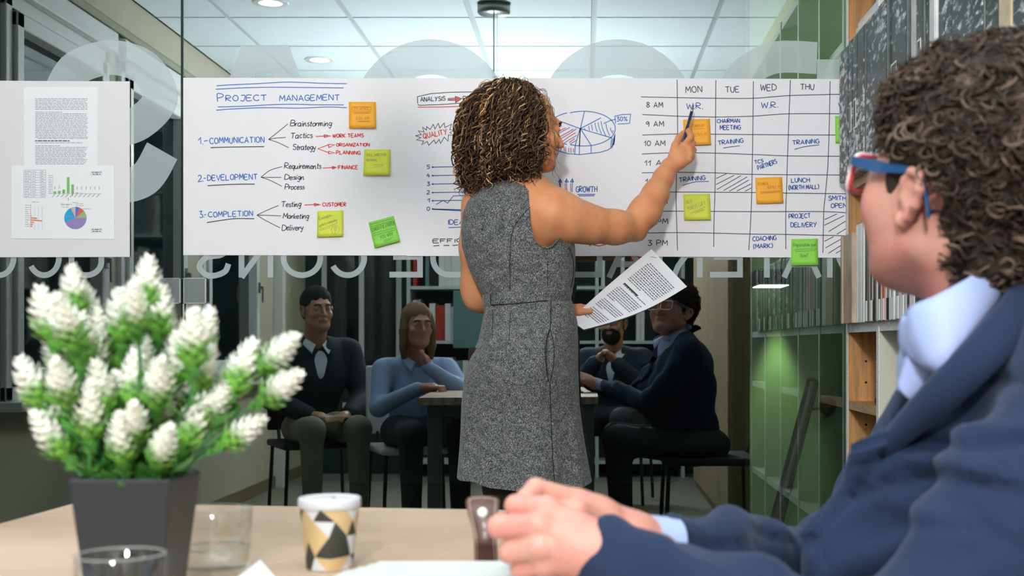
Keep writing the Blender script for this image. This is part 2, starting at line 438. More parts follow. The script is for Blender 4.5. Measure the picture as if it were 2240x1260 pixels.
# stair hall beyond the glass
struct('wall_stair', (0.64, 5.0, 0), (2.0, 5.15, ZC), m_dkgreen)
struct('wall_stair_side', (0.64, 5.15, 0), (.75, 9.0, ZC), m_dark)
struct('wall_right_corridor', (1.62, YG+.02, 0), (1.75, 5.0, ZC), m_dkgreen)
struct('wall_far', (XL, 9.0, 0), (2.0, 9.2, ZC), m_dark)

# ------------------------------------------------------------------ glass partition
def glass_mat(name, tint=(.78, .90, .84), R=.24):
    m = bpy.data.materials.new(name); m.use_nodes = True; nt = m.node_tree; nt.nodes.clear()
    out = nt.nodes.new('ShaderNodeOutputMaterial'); mx = nt.nodes.new('ShaderNodeMixShader')
    tr = nt.nodes.new('ShaderNodeBsdfTransparent'); gl = nt.nodes.new('ShaderNodeBsdfGlossy')
    gl.inputs['Roughness'].default_value = 0.0; gl.inputs['Color'].default_value = (.90, .99, 1.0, 1)
    tr.inputs['Color'].default_value = (*tint, 1)
    geo = nt.nodes.new('ShaderNodeNewGeometry'); lw_ = nt.nodes.new('ShaderNodeLayerWeight'); lw_.inputs[0].default_value = .25
    ma = nt.nodes.new('ShaderNodeMath'); ma.operation = 'SUBTRACT'; ma.inputs[0].default_value = 1.0
    nt.links.new(geo.outputs['Backfacing'], ma.inputs[1])
    mb = nt.nodes.new('ShaderNodeMath'); mb.operation = 'MULTIPLY_ADD'; mb.inputs[1].default_value = .35; mb.inputs[2].default_value = R
    nt.links.new(lw_.outputs['Fresnel'], mb.inputs[0])
    mc = nt.nodes.new('ShaderNodeMath'); mc.operation = 'MULTIPLY'
    nt.links.new(ma.outputs[0], mc.inputs[0]); nt.links.new(mb.outputs[0], mc.inputs[1])
    nt.links.new(mc.outputs[0], mx.inputs[0]); nt.links.new(tr.outputs[0], mx.inputs[1]); nt.links.new(gl.outputs[0], mx.inputs[2])
    nt.links.new(mx.outputs[0], out.inputs[0]); return m
m_pane = glass_mat('partition_glass')
m_edge = mat('green_glass_edge', (0.01, 0.035, 0.03), 0.1)
SEAM = P(398.5, 0, YG).x
pane_r = struct('window_4', (SEAM+.004, YG, 0.01), (XR, YG+.010, ZC), m_pane)
pane_l = struct('window_5', (XL, YG, 0.01), (SEAM-.004, YG+.010, ZC), m_pane)
MB().box((SEAM+.001, YG-.001, .01), (SEAM+.004, YG+.011, ZC)).build('edge', m_edge, pane_r)
MB().box((SEAM-.004, YG-.001, .01), (SEAM-.001, YG+.011, ZC)).build('edge', m_edge, pane_l)
# frosted vinyl letters on the far side of the glass
def vinyl():
    m = bpy.data.materials.new('frosted_vinyl'); m.use_nodes = True; nt = m.node_tree; nt.nodes.clear()
    out = nt.nodes.new('ShaderNodeOutputMaterial'); mx = nt.nodes.new('ShaderNodeMixShader')
    tr = nt.nodes.new('ShaderNodeBsdfTransparent'); df = nt.nodes.new('ShaderNodeBsdfDiffuse')
    df.inputs[0].default_value = (.76, .84, .86, 1); mx.inputs[0].default_value = .48
    nt.links.new(tr.outputs[0], mx.inputs[1]); nt.links.new(df.outputs[0], mx.inputs[2]); nt.links.new(mx.outputs[0], out.inputs[0]); return m
m_vinyl = vinyl()
VY = YG - .0012
def letter(strokes, w, parent, smooth=True, mid=None):
    mb = MB()
    for s in strokes:
        pts = [Vector((p[0], p[1], 0)) for p in s]
        if smooth: pts = catmull(pts, 8)
        ribbon2d(mb, pts, w)
    return mesh_obj('letter', [P(v.x, v.y, VY) for v in mb.v], mb.f, m_vinyl, parent)
def ell(cx, cy, rx, ry, a0, a1, n=40):
    return [(cx+rx*math.cos(math.radians(a0+(a1-a0)*i/n)), cy-ry*math.sin(math.radians(a0+(a1-a0)*i/n))) for i in range(n+1)]
# big word (seen mirrored): ... O C A S
letter([[(136,195),(168,148),(245,126),(318,150),(350,215),(305,268),(240,290),(172,318),(142,358),(175,396),(245,408),(315,392),(355,330)]], 76, pane_l)
mesh_obj('letter', [P(x, y, VY) for x, y in [(528,98),(631,98),(755,440),(672,440),(643,355),(515,355),(486,440),(404,440),(560,160),(598,160),(622,290),(536,290)]],
         [(0,1,9,8),(0,8,11,4,5,6,7),(1,2,3,4,10,9),(11,10,4)], m_vinyl, pane_r)
letter([ell(942, 263, 134, 139, 150, -150)], 77, pane_r, False)
letter([ell(1351, 263, 134, 139, 0, 360)], 77, pane_r, False)
letter([[(1822,130),(1822,440)]], 70, pane_r, False)
letter([[(1787,127),(1690,127),(1620,170),(1620,220),(1690,268),(1787,268)]], 70, pane_r)
letter([[(1690,303),(1600,440)]], 70, pane_r, False)
# small words (seen mirrored): MATERIAL DE CONS / UCC
T, B_, MID = 520, 607, 562; SW = 12.5
def small(kind, x0, x1, par):
    xc = (x0+x1)/2; h = SW/2; L, R_ = x0+h, x1-h; t, b = T+h, B_-h
    if kind == 'I': st = [[(xc,T),(xc,B_)]]
    elif kind == 'T': st = [[(xc,T),(xc,B_)],[(x0,t),(x1,t)]]
    elif kind == 'E': st = [[(x0,b),(R_,b),(R_,t),(x0,t)],[(x0+8,MID),(R_-h,MID)]]
    elif kind == 'L': st = [[(x0,b),(R_,b),(R_,T)]]
    elif kind == 'A': st = [[(L,B_),(xc,T+4)],[(xc,T+4),(R_,B_)],[(x0+22,578),(x1-22,578)]]
    elif kind == 'N': st = [[(L,B_),(L,T)],[(L,B_),(R_,T)],[(R_,T),(R_,B_)]]
    elif kind == 'M': st = [[(L,B_),(L,T)],[(L,T),(xc,B_)],[(xc,B_),(R_,T)],[(R_,T),(R_,B_)]]
    elif kind == 'O': st = [ell(xc, 564, (x1-x0)/2-h, 38, 0, 360)]
    elif kind == 'C': st = [ell(xc, 564, (x1-x0)/2-h, 38, 150, -152)]
    elif kind == 'U': st = [[(L,T),(L,572)] + ell(xc, 572, (x1-x0)/2-h, 30, 180, 360, 16) + [(R_,T)]]
    elif kind == 'D': st = [[(R_,t),(R_,b),(xc,b)] + ell(xc-4, 563.5, (x1-x0)/2-8, 37, 270, 90, 20) + [(R_,t)]]
    elif kind == 'R': st = [[(R_,T),(R_,B_)],[(R_-h,t),(xc,t)] + ell(xc, 542, 24, 16, 90, 270, 12) + [(R_-h,558)],[(xc-2,560),(L+10,582),(L,B_)]]
    elif kind == 'S':
        return letter([[(L+4,545),(xc-18,530),(xc,526),(R_-6,532),(R_,545),(xc+14,558),(xc-16,563),(L,582),(L+12,599),(xc,603),(R_-8,594),(R_,577)]], SW, par)
    return letter(st, SW, par, False)
for k, a, b in [('M',1809,1900),('A',1709,1798),('T',1643,1712),('E',1553,1625),('R',1467,1537),('I',1437,1449),('A',1326,1415),('L',1258,1318),
                ('D',943,1024),('E',852,925),('C',718,803),('O',614,707),('N',522,598),('S',430,506)]: small(k, a, b, pane_r)
for k, a, b in [('U',150,228),('C',58,135),('C',-40,36)]: small(k, a, b, pane_l)

# clamps holding the two panes
def clamp(px0, px1, label):
    a = P(px0, 608, YG-.012); b = P(px1, 664, YG-.012)
    t = empty('glass_clamp', (a.x, YG, b.z), label, 'clamp')
    MB().box((a.x, YG-.014, b.z), (b.x, YG-.001, a.z), bev=.0015).build('clamp_plate', mat('smoked_chrome', (.35, .39, .40), .18, metal=.9), t)
    f = MB()
    for p, q in (((a.x, a.z-.002), (b.x, a.z)), ((a.x, b.z), (b.x, b.z+.002)), ((a.x, b.z), (a.x+.002, a.z)), ((b.x-.004, b.z), (b.x, a.z))):
        f.box((p[0], YG-.0155, p[1]), (q[0], YG-.012, q[1]))
    f.build('bright_edge', mat('chrome', (.9, .88, .88), .12, metal=1), t)
clamp(350, 396, 'smoked chrome square clamp left of the dark glass seam')
clamp(402, 452, 'smoked chrome square clamp right of the dark glass seam')
r = MB().tube([P(401.5, 664, YG-.006), P(401.5, 1400, YG-.006)], .0035, 8).build('seam_rod', m_metal)
tag(r, 'thin bright metal strip running down the glass seam below the clamps', 'rod')

# ------------------------------------------------------------------ beyond the glass
t = empty('wall_lamp', (0.705, 5.0, 1.2), 'green lit wall lamp glowing up and down on the stair wall', 'lamp')
MB().box((.645, 4.78, 1.195), (.765, 5.0, 1.255), bev=.004).build('lamp_body', mat('lamp_dark', (.02, .04, .03), .4), t)
g = mat('lamp_glow', (1, 1, .9), emit=(.80, 1.0, .72), estr=2.6)
MB().box((.65, 4.785, 1.191), (.76, 4.99, 1.1955)).build('lamp_diffuser', g, t)
MB().box((.66, 4.90, 1.2545), (.75, 4.98, 1.2555)).build('lamp_diffuser', g, t)
hA, hB = P(1776, 842, 4.62), P(1676, 1230, 4.05)
t = empty('handrail', (hA.x, hA.y, 0), 'thick black slanting handrail on the green stair wall', 'handrail')
MB().tube([hA, hB], .023, 20).build('rail', m_black, t)
e = (hA-hB).normalized()
MB().tube([hA-e*.005, hA+e*.012], .0245, 20).build('end_cap', mat('black_gloss', (.03, .03, .03), .15), t)
q = hA - e*.10
MB().tube(catmull([q, q+Vector((.01, .02, -.02)), Vector((P(1812, 888, 4.9).x, 4.86, P(1812, 888, 4.9).z)), Vector((P(1812, 888, 4.9).x, 4.97, P(1812, 888, 4.9).z))], 5), .006, 8).build('bracket', m_black, t)
c_ = P(1812, 888, 4.97)
MB().tube([(c_.x, 4.98, c_.z), (c_.x, 5.0, c_.z)], .034, 20).build('wall_plate', m_black, t)
tp = empty('handrail_post', (hB.x, hB.y, 0), 'dark post holding the low end of the handrail', 'post')
MB().tube([(hB.x, hB.y, 0), (hB.x, hB.y, hB.z-.02)], .015, 12).build('post', m_black, tp)

# ------------------------------------------------------------------ ceiling lights
def downlight(x, y, label):
    t = empty('downlight', (x, y, ZC), label, 'light', 'round recessed ceiling downlights')
    MB().lathe([(.055, -.004), (.082, -.006), (.086, -.002), (.086, .004)], (x, y, ZC-.002), 28).build('ring', m_white, t, True)
    MB().lathe([(0, -.0035), (.056, -.0035), (.056, .004)], (x, y, ZC-.002), 28).build('lamp_glass', mat('downlight_glow', (1, 1, 1), emit=(1, .98, .92), estr=6.5), t, True)
downlight(-1.49, 1.31, 'recessed round downlight reflected above the poster heading, at the frame top')
downlight(-1.51, 0.12, 'recessed round downlight reflected just above the long poster')
downlight(-1.50, 2.51, 'recessed round downlight near the glass wall')
t = empty('pendant_lamp', (-.443, 1.27, ZC), 'pendant lamp with round grey canopy hanging over the oak table', 'lamp')
MB().lathe([(0, -.045), (.068, -.045), (.078, -.036), (.078, 0), (0, 0)], (-.443, 1.27, ZC-.003), 32).build('canopy', mat('canopy_grey', (.30, .32, .31), .35, metal=.6), t, True)
for a in (0, 2.1, 4.2): MB().ball((-.443+.074*math.cos(a+.6), 1.27+.074*math.sin(a+.6), ZC-.025), .005, 8).build('screw', m_metal, t, True)
MB().tube([(-.443, 1.27, 1.95), (-.443, 1.27, ZC-.04)], .003, 8).build('cord', mat('cord_grey', (.35, .36, .36), .5), t)
MB().tube([(-.427, 1.27, 1.95), (-.427, 1.27, ZC-.04)], .0012, 6).build('wire', m_metal, t)
MB().lathe([(.0, 1.98), (.03, 1.97), (.05, 1.93), (.11, 1.80), (.107, 1.80), (.045, 1.92), (0, 1.94)], (-.443, 1.27, 0), 32).build('shade', mat('shade_grey', (.25, .26, .26), .4), t, True)

# ------------------------------------------------------------------ bookcase on the right wall
BX = .74
bk = empty('bookcase', (BX, 3.60, 0), 'tall oak and cream bookcase along the right wall beside the glass', 'bookcase')
ysd = [1.56, 2.00, 2.42, 2.83, 3.23, 3.612]
for i, y in enumerate(ysd):
    last = i == len(ysd)-1
    o = MB().box((BX, y-.012, 0), (XR, y+.012, 2.2)).build('upright', m_oak if last else m_cream, bk)
    MB().box((BX-.002, y-.0125, 0), (BX+.001, y+.0125, 2.2)).build('edge_band', m_grainwhite, o)
MB().box((XR-.012, 1.56, 0), (XR-.001, 3.612, 2.2)).build('back_panel', m_cream, bk)
MB().box((BX, 3.5985, 0), (XR-.013, 3.5995, 2.2)).build('side_lining', m_oak, bk)
o = MB().box((BX, 3.2425, 0), (XR-.013, 3.2435, 2.2)).build('side_lining', m_dull, bk)
SH = [0.08, 0.40, 0.785, 1.002, 1.40, 1.80, 2.17]
for z in SH:
    for i in range(len(ysd)-1):
        if z == 0.785 and i not in (0, 2, 4): continue
        if z == 0.40 and i in (4,): continue
        far = i == 4
        s = MB().box((BX+.004, ysd[i]+.013, z), (XR-.013, ysd[i+1]-.013, z+.022)).build('shelf', m_oak if far else m_cream, bk)
        MB().box((BX+.001, ysd[i]+.013, z-.001), (BX+.0045, ysd[i+1]-.013, z+.023)).build('edge_band', m_oakedge if (z > 1.3 or z == .785) and far else m_grainwhite, s)
for z in (.50, .56, .62, .68, .74, .86, .92, 1.15, 1.21, 1.27, 1.33):
    MB().tube([(BX+.05, 3.597, z), (BX+.05, 3.5988, z)], .0035, 8).build('peg_hole', m_black, bk)
# marbled sample boxes standing on the shelf at eye height
def marble():
    m = bpy.data.materials.new('marbled_board'); m.use_nodes = True; nt = m.node_tree; b = nt.nodes['Principled BSDF']
    tc = nt.nodes.new('ShaderNodeTexCoord'); mp = nt.nodes.new('ShaderNodeMapping'); mp.inputs['Scale'].default_value = (.5, .34, .8)
    n = nt.nodes.new('ShaderNodeTexNoise'); n.inputs['Scale'].default_value = 75; n.inputs['Detail'].default_value = 8; n.inputs['Roughness'].default_value = .62
    n3 = nt.nodes.new('ShaderNodeTexNoise'); n3.inputs['Scale'].default_value = 7; n3.inputs['Detail'].default_value = 2
    oi = nt.nodes.new('ShaderNodeObjectInfo')
    ad = nt.nodes.new('ShaderNodeMath'); ad.operation = 'MULTIPLY_ADD'; ad.inputs[1].default_value = .5
    r = nt.nodes.new('ShaderNodeValToRGB'); r.color_ramp.elements[0].position = .67; r.color_ramp.elements[1].position = .80
    r.color_ramp.elements[0].color = (.035, .042, .042, 1); r.color_ramp.elements[1].color = (.62, .64, .66, 1)
    e_ = r.color_ramp.elements.new(.72); e_.color = (.16, .18, .18, 1)
    nt.links.new(tc.outputs['Object'], mp.inputs[0]); nt.links.new(mp.outputs[0], n.inputs[0]); nt.links.new(mp.outputs[0], n3.inputs[0])
    nt.links.new(n3.outputs['Fac'], ad.inputs[0]); nt.links.new(n.outputs['Fac'], ad.inputs[2])
    sb = nt.nodes.new('ShaderNodeMath'); sb.operation = 'SUBTRACT'; sb.inputs[1].default_value = .06
    nt.links.new(ad.outputs[0], sb.inputs[0]); nt.links.new(sb.outputs[0], r.inputs[0]); nt.links.new(r.outputs[0], b.inputs['Base Color'])
    b.inputs['Roughness'].default_value = .5; b.inputs['Coat Weight'].default_value = .1
    return m
m_marble = marble()
m_mside = mat('grey_board_side', (.085, .10, .095), .4, noise_amt=.3, noise_scale=30)
m_lab = mat('barcode_label', (.75, .76, .74), .5)
rr = random.Random(3)
ORD = ['first', 'second', 'third', 'fourth', 'fifth', 'sixth', 'seventh', 'eighth', 'ninth', 'tenth', 'eleventh', 'twelfth', 'thirteenth', 'fourteenth', 'fifteenth', 'sixteenth', 'seventeenth', 'eighteenth', 'nineteenth', 'twentieth'] + ['twenty-' + w for w in ('first', 'second', 'third', 'fourth', 'fifth', 'sixth', 'seventh', 'eighth', 'ninth')] + ['thirtieth'] + ['thirty-' + w for w in ('first', 'second', 'third', 'fourth', 'fifth', 'sixth', 'seventh', 'eighth', 'ninth')] + ['fortieth'] + ['forty-' + w for w in ('first', 'second', 'third', 'fourth', 'fifth', 'sixth', 'seventh', 'eighth', 'ninth')] + ['fiftieth'] + ['fifty-' + w for w in ('first', 'second', 'third', 'fourth', 'fifth')]
y = 3.597; n_i = 0
zs = SH[4] + .0235
pale = {9: (.62, .60, .60), 12: (.62, .60, .61), 18: (.55, .42, .28)}
words = ['nearest the glass wall', 'second from the glass wall', 'third from the glass wall', 'fourth from the glass wall, darkest spine', 'fifth from the glass wall', 'sixth from the glass wall']
th = [.125, .055, .06, .085, .10, .09, .085, .085, .093, .059, .060, .061, .048, .05, .054, .15, .06, .07, .073, .08, .09, .085, .08]
off = [0, 0, 0, .0, .004, -.004, -.008, .0, -.006, .004, .0, .006, -.004, .002, .0, .0, -.004, .0, .0, .0, .0, .0, 0]
while y - th[n_i] > 1.62 and n_i < len(th)-1:
    t_ = th[n_i]; y1 = y - t_; x0 = .716 + off[n_i]; h = .372 + rr.uniform(-.006, .004)
    hit = [q for q in ysd if y1-.014 < q < y+.014]
    if hit and hit[0] not in (3.612,): h = min(h, .37)
    t = empty('sample_box', (x0, (y+y1)/2, zs),
              ('marbled black and white sample box, ' + words[n_i]) if n_i < len(words) else ('pale plain sample box among the marbled boxes, left of the tan one' if n_i == 9 else 'pale veined sample box above the curly haired man' if n_i == 12 else 'tan spined sample box among the marbled boxes' if n_i == 18 else 'marbled black and white sample box behind the curly hair, %s from the glass wall' % ORD[n_i]),
              'box', 'sample boxes on the upper shelf')
    mm = m_marble if n_i not in pale else mat('pale_board_%d' % n_i, pale[n_i], .4, noise_amt=.15, noise_scale=25)
    bx1 = x0+.30 if not hit else BX-.003
    MB().box((x0, y1+.002, zs), (bx1, y-.001, zs+h), bev=.003).build('box_body', m_mside if n_i not in pale else mm, t)
    MB().box((x0-.002, y1+.006, zs+.004), (x0+.001, y-.006, zs+h-.004)).build('spine', mm, t)
    if n_i in (1, 2, 7, 10):
        l = MB().box((x0-.0032, y1+.015, zs+.12), (x0-.0018, y-.015, zs+.20)).build('label', m_lab, t)
        k = MB()
        for q in range(9): k.box((x0-.0038, y1+.02+q*(t_-.04)/9, zs+.125), (x0-.003, y1+.02+q*(t_-.04)/9+.0015, zs+.195))
        k.build('barcode', m_black, l)
    y = y1; n_i += 1
# white panels lying on the top shelf of the first bay
for i in range(3):
    o = MB().box((BX+.012+.004*i, 3.26+.015*i, 1.8235+.016*i), (XR-.03, 3.585-.01*i, 1.838+.016*i), bev=.001).build('panel', m_grainwhite if i != 1 else m_white)
    tag(o, ['white sample panel at the bottom of the flat pile on the high shelf', 'white sample panel in the middle of the flat pile on the high shelf', 'white sample panel on top of the flat pile on the high shelf'][i], 'panel', 'flat white panels on the high shelf')
# wood samples and folders on the middle shelf
zs = SH[3] + .0235
m_wood1 = mat('sample_oak_grey', (.42, .31, .22), .5, noise_amt=.35, noise_scale=18, stretch=(3, 3, .6))
m_wood2 = mat('sample_oak_pale', (.50, .36, .26), .5, noise_amt=.2, noise_scale=20, stretch=(4, 4, .5))
specs = [(.020, m_wood2, 'w'), (.016, m_wood2, 'w'), (.115, m_wood1, 'w')] + [(.02, m_white, 'f')]*2 + [(.035, m_white, 'f'), (.03, m_white, 'f'), (.024, m_cream, 'f')]
dkb = mat('folder_brown', (.10, .07, .06), .45); gy_ = mat('folder_grey', (.30, .29, .29), .4); orng = mat('folder_orange', (.65, .12, .03), .45)
seq = [dkb, m_white, dkb, m_white, dkb, m_white, dkb, m_white, orng, m_white, gy_, m_white, gy_, m_white, gy_, gy_, m_white, gy_, m_white, m_marble]
dkg = mat('folder_black_green', (.02, .03, .025), .45)
specs += [(.018 if s is m_white else .026, s, 's') for s in seq] + [(.045, dkg, 's'), (.06, m_marble, 's'), (.05, dkb, 's')]*7
y = 3.597
for i, (t_, mm, kd) in enumerate(specs):
    y1 = y - t_
    if y1 < 1.62: break
    x0 = .728 - (.012 if kd == 'w' else 0) + rr.uniform(-.003, .003); h = {'w': .248, 'f': .262, 's': .262}[kd] + rr.uniform(-.006, .004)
    hit = [q for q in ysd if y1-.014 < q < y+.014 and q != 3.612]
    bx1 = BX-.003 if hit else .98
    if kd == 'w':
        lab = ['thin pale oak sample board nearest the glass wall', 'thin pale oak sample board second from the glass wall', 'thick grained oak sample block between thin boards and white folders'][i]
        o = MB().box((x0, y1+.001, zs), (bx1, y-.001, zs+h), bev=.002).build('wood_sample', mm); tag(o, lab, 'wood sample', 'samples on the middle shelf')
    else:
        nm = 'white' if mm is m_white else 'cream' if mm is m_cream else 'dark brown' if mm is dkb else 'black green' if mm is dkg else 'orange' if mm is orng else 'marbled' if mm is m_marble else 'grey'
        o = MB().box((x0, y1+.001, zs), (bx1, y-.001, zs+h), bev=.0015).build('folder', mm)
        where = '%s in the row from the glass wall' % ORD[i]
        tag(o, nm + ' spined folder on the middle shelf, ' + where, 'folder', 'folders on the middle shelf')
        if kd == 's' and mm is not m_white and mm is not m_marble:
            MB().box((x0-.0015, y1+.002, zs+.002), (x0+.001, y-.002, zs+.055)).build('label', m_white if i % 3 else m_black, o)
    y = y1
o = MB().box((BX+.03, 3.28, .808), (BX+.14, 3.40, .826), bev=.003).build('box', m_black); tag(o, 'small black box lying on the low oak shelf', 'box')
# cabinet further along the right wall (seen only in the glass)
t = empty('cabinet', (BX, -.94, 0), 'tall brown wooden cabinet reflected in the glass right of the woman', 'cabinet')
MB().box((BX, -1.4, 0), (XR-.01, .76, 2.2), bev=.004).build('body', m_dull, t)
for i in range(4): MB().box((BX-.016, -1.38+.53*i, .06), (BX-.001, -1.38+.53*i+.52, 2.17), bev=.002).build('cabinet_door', mat('tan_cabinet', (.36, .285, .17), .5, noise_amt=.12, noise_scale=8, stretch=(8, 8, .6)), t)
# shelves at the back of the room (seen only in the glass)
bs = empty('shelf_unit', (-1.31, YB, 0), 'long pale shelf unit at the back of the room, reflected beside the woman', 'shelf unit')
m_pshelf = mat('pale_shelf', (.55, .62, .62), .5)
for x in (-1.31, -.62, .07, .70): MB().box((x-.012, YB+.001, 0), (x+.012, YB+.30, 2.1)).build('upright', m_pshelf, bs)
for z in (.10, .55, .98, 1.38, 1.76, 2.08):
    for x in (-1.31, -.62, .07): MB().box((x+.013, YB+.001, z), (x+(.68 if x != .07 else .62), YB+.29, z+.022)).build('shelf', m_pshelf, bs)
cols = [('white', m_white), ('teal', mat('binder_teal', (.12, .24, .24), .5)), ('black', m_black), ('red', mat('binder_red', (.45, .03, .02), .5)), ('grey', gy_)]
for z in (.572, 1.002, 1.402, 1.782):
    for x in (-1.31, -.62, .07):
        xx = x + .03; nth = 0
        while xx < x + .52:
            w = rr.choice([.03, .045, .07]); 
            if rr.random() < .22: xx += .06; continue
            nm, mm = rr.choice(cols[:3] + cols[:1] + cols[4:]) if rr.random() > .08 else cols[3]
            o = MB().box((xx, YB+.05, z+.0005), (xx+w-.002, YB+.27, z+rr.uniform(.24, .31)), bev=.002).build('binder', mm)
            nth += 1; tag(o, '%s binder, %s from the window side, %s bay, %s reflected back shelf' % (nm, ORD[nth-1], {-1.31: 'left', -.62: 'middle', .07: 'right'}[x], {.572: 'lowest', 1.002: 'second', 1.402: 'third', 1.782: 'top'}[z]), 'binder', 'binders on the back shelves'); xx += w
for x0, x1, z0 in ((-.98, -.70, .95),):
    o = MB().box((x0, YB+.302, z0), (x1, YB+.312, z0+.42)).build('picture_panel', cols[1][1]); tag(o, 'teal panel leaning on the reflected shelves left of the woman', 'panel')
for i, x in enumerate((-1.75, -1.45)):
    pass
wb = struct('window_6', (-2.0, YB, .5), (-1.40, YB+.03, 2.2), m_white)
MB().box((-1.96, YB+.03, .54), (-1.72, YB+.033, 2.16)).build('pane', m_night, wb); MB().box((-1.68, YB+.03, .54), (-1.44, YB+.033, 2.16)).build('pane', m_night, wb)
# ------------------------------------------------------------------ posters on the glass
m_paper = mat('poster_paper', (.86, .825, .865), .6)
m_paper2 = mat('print_paper', (.90, .89, .93), .55)
m_board = mat('poster_board', (.80, .775, .80), .6)
inkb = mat('marker_blue', (.035, .16, .50), .5)
inkd = mat('marker_deep_blue', (.025, .10, .38), .5)
inkk = mat('marker_black', (.03, .04, .055), .5)
inkr = mat('marker_red', (.72, .055, .045), .5)
def sheet(name, px0, py0, px1, py1, d, m, label, cat, group=None, parent=None, skew=0, py1b=None, py0b=None):
    py1b = py1b or py1; py0b = py0b or py0
    f = [P(px0, py1, d), P(px1, py1b, d), P(px1, py0b, d), P(px0, py0, d)]
    vs = f + [v + Vector((0, .0004, 0)) for v in f]
    o = mesh_obj(name, vs, [(0,1,2,3),(7,6,5,4),(0,4,5,1),(1,5,6,2),(2,6,7,3),(3,7,4,0)], m, parent)
    if label: tag(o, label, cat, group)
    return o
D1 = 3.6325
g_ = 'hand drawn posters taped along the glass'
s1 = sheet('poster', 401, 170, 893, 558, D1, m_paper, 'white poster headed PROJECT MANAGEMENT with three branching lists', 'poster', g_, py1b=559, py0b=171)
s2 = sheet('poster', 890, 171, 1401, 560, D1-.0006, m_paper, 'white poster behind the woman with pie chart and QUALITY star', 'poster', g_, py0b=171)
s3 = sheet('poster', 1398, 171, 1862, 561, D1-.0012, m_paper, 'white poster with weekly timetable from MON to THU', 'poster', g_, py1b=564, py0b=173)
DI = {1: D1-.0004, 2: D1-.0010, 3: D1-.0016}
def z2(s): return [[(400+x/3.15, 160+y/3.15) for x, y in q] for q in s]
def z3(s): return [[(860+x/2.68, 150+y/2.68) for x, y in q] for q in s]
def z4(s): return [[(1380+x/2.74, 160+y/2.74) for x, y in q] for q in s]
def z7(s): return [[(1150+x/4.668, 170+y/4.668) for x, y in q] for q in s]
def za(s): return [[(900+x/3.231, 170+y/3.231) for x, y in q] for q in s]
# the first poster
ink('heading_rule', z2([[(232,87),(340,80),(520,72),(700,62),(850,65),(960,70),(1130,73)], [(226,111),(400,102),(600,97),(850,99),(1108,102)],
     [(240,233),(420,228),(600,218),(760,214),(900,218),(1108,219)], [(230,255),(340,247),(560,238),(800,241),(1000,233),(1130,238)]]), 1.9, inkb, s1, DI[1], True)
ink('heading', text_strokes('P', 476, 222, 489, 221, 17) + text_strokes('ROJECT', 494, 221, 583, 220, 12) + text_strokes('MANAGEMENT', 612, 221, 743, 219, 12, seed=4), 2.0, inkb, s1, DI[1])
for i, (n, w, x0, x1, y, h) in enumerate([('1.-', 'COMMUNICATION', 459, 578, 314, 12), ('2.-', 'DEVELOPMENT', 454, 563, 395, 11.5), ('3.-', 'COMPLETION', 456, 553, 475, 11)]):
    ink('list_title', text_strokes(n, 434 - (0, 0, -3)[i], y+2, 455 - (0, 4, 3)[i], y, 14, gap=.6, seed=i) + text_strokes(w, x0, y, x1, y-3, h, seed=i+8), 2.0, inkb, s1, DI[1])
ink('underline', z2([[(190,514),(300,510),(420,508),(560,506)], [(170,776),(300,768),(400,765),(495,765)], [(166,1030),(260,1015),(360,1003),(493,1003)]]), 2.0, inkk, s1, DI[1], True)
for B3 in ([[(590,457),(650,410),(724,350)], [(590,457),(640,448),(710,443)], [(590,457),(660,480),(730,515)]],
     [[(538,718),(600,670),(684,644)], [(538,718),(600,718),(678,718)], [(538,718),(600,738),(682,780)]],
     [[(510,978),(580,945),(658,912)], [(510,978),(600,980),(677,984)], [(510,978),(570,1015),(670,1066)]]): ink('branch', z2(B3), 1.5, inkk, s1, DI[1], True)
for i, (w, x0, y0, x1, y1, h) in enumerate([('Brainstorming', 635, 276, 725, 276, 12), ('Tactics', 635, 303, 683, 301, 12), ('Strategy', 640, 328, 690, 328, 12), ('Requirements', 622, 369, 702, 369, 12),
        ('Design', 622, 393, 665, 393, 11), ('Process', 623, 414, 665, 414, 11), ('Testing', 615, 453, 658, 452, 12), ('Marketing', 619, 478, 675, 478, 11), ('Delivery', 617, 504, 663, 503, 12)]):
    ink('list_word', text_strokes(w, x0, y0, x1, y1, h, gap=.45, seed=20+i, slant=.12), 1.75, inkk, s1, DI[1])
for i, (w, x0, y0, x1, y1, h) in enumerate([('WORK TEAMS', 728, 301, 795, 300, 7.5), ('ORGANIZATION', 736, 320, 808, 320, 6.5), ('PLANNING', 736, 337, 788, 338, 7), ('FINANCE', 740, 370, 783, 370, 7.5), ('CUSTOMER', 706, 451, 757, 451, 7.5)]):
    ink('red_note', text_strokes(w, x0, y0, x1, y1, h, seed=40+i), 2.0, inkr, s1, DI[1])
ink('arrow', z2([[(916,436),(972,434)], [(972,424),(1020,433),(976,443),(972,424)], [(1000,432),(972,434)],
     [(1004,493),(930,521),(1004,548)], [(1004,490),(1046,494),(1006,512),(1002,490)], [(1006,538),(1048,550),(1006,556),(1004,538)],
     [(964,654),(1030,651)], [(1030,642),(1056,650),(1032,660),(1030,642)], [(1032,651),(1050,651)],
     [(838,909),(905,905)], [(905,898),(948,906),(908,915),(905,898)], [(908,906),(940,906)]]), 2.0, inkr, s1, DI[1])
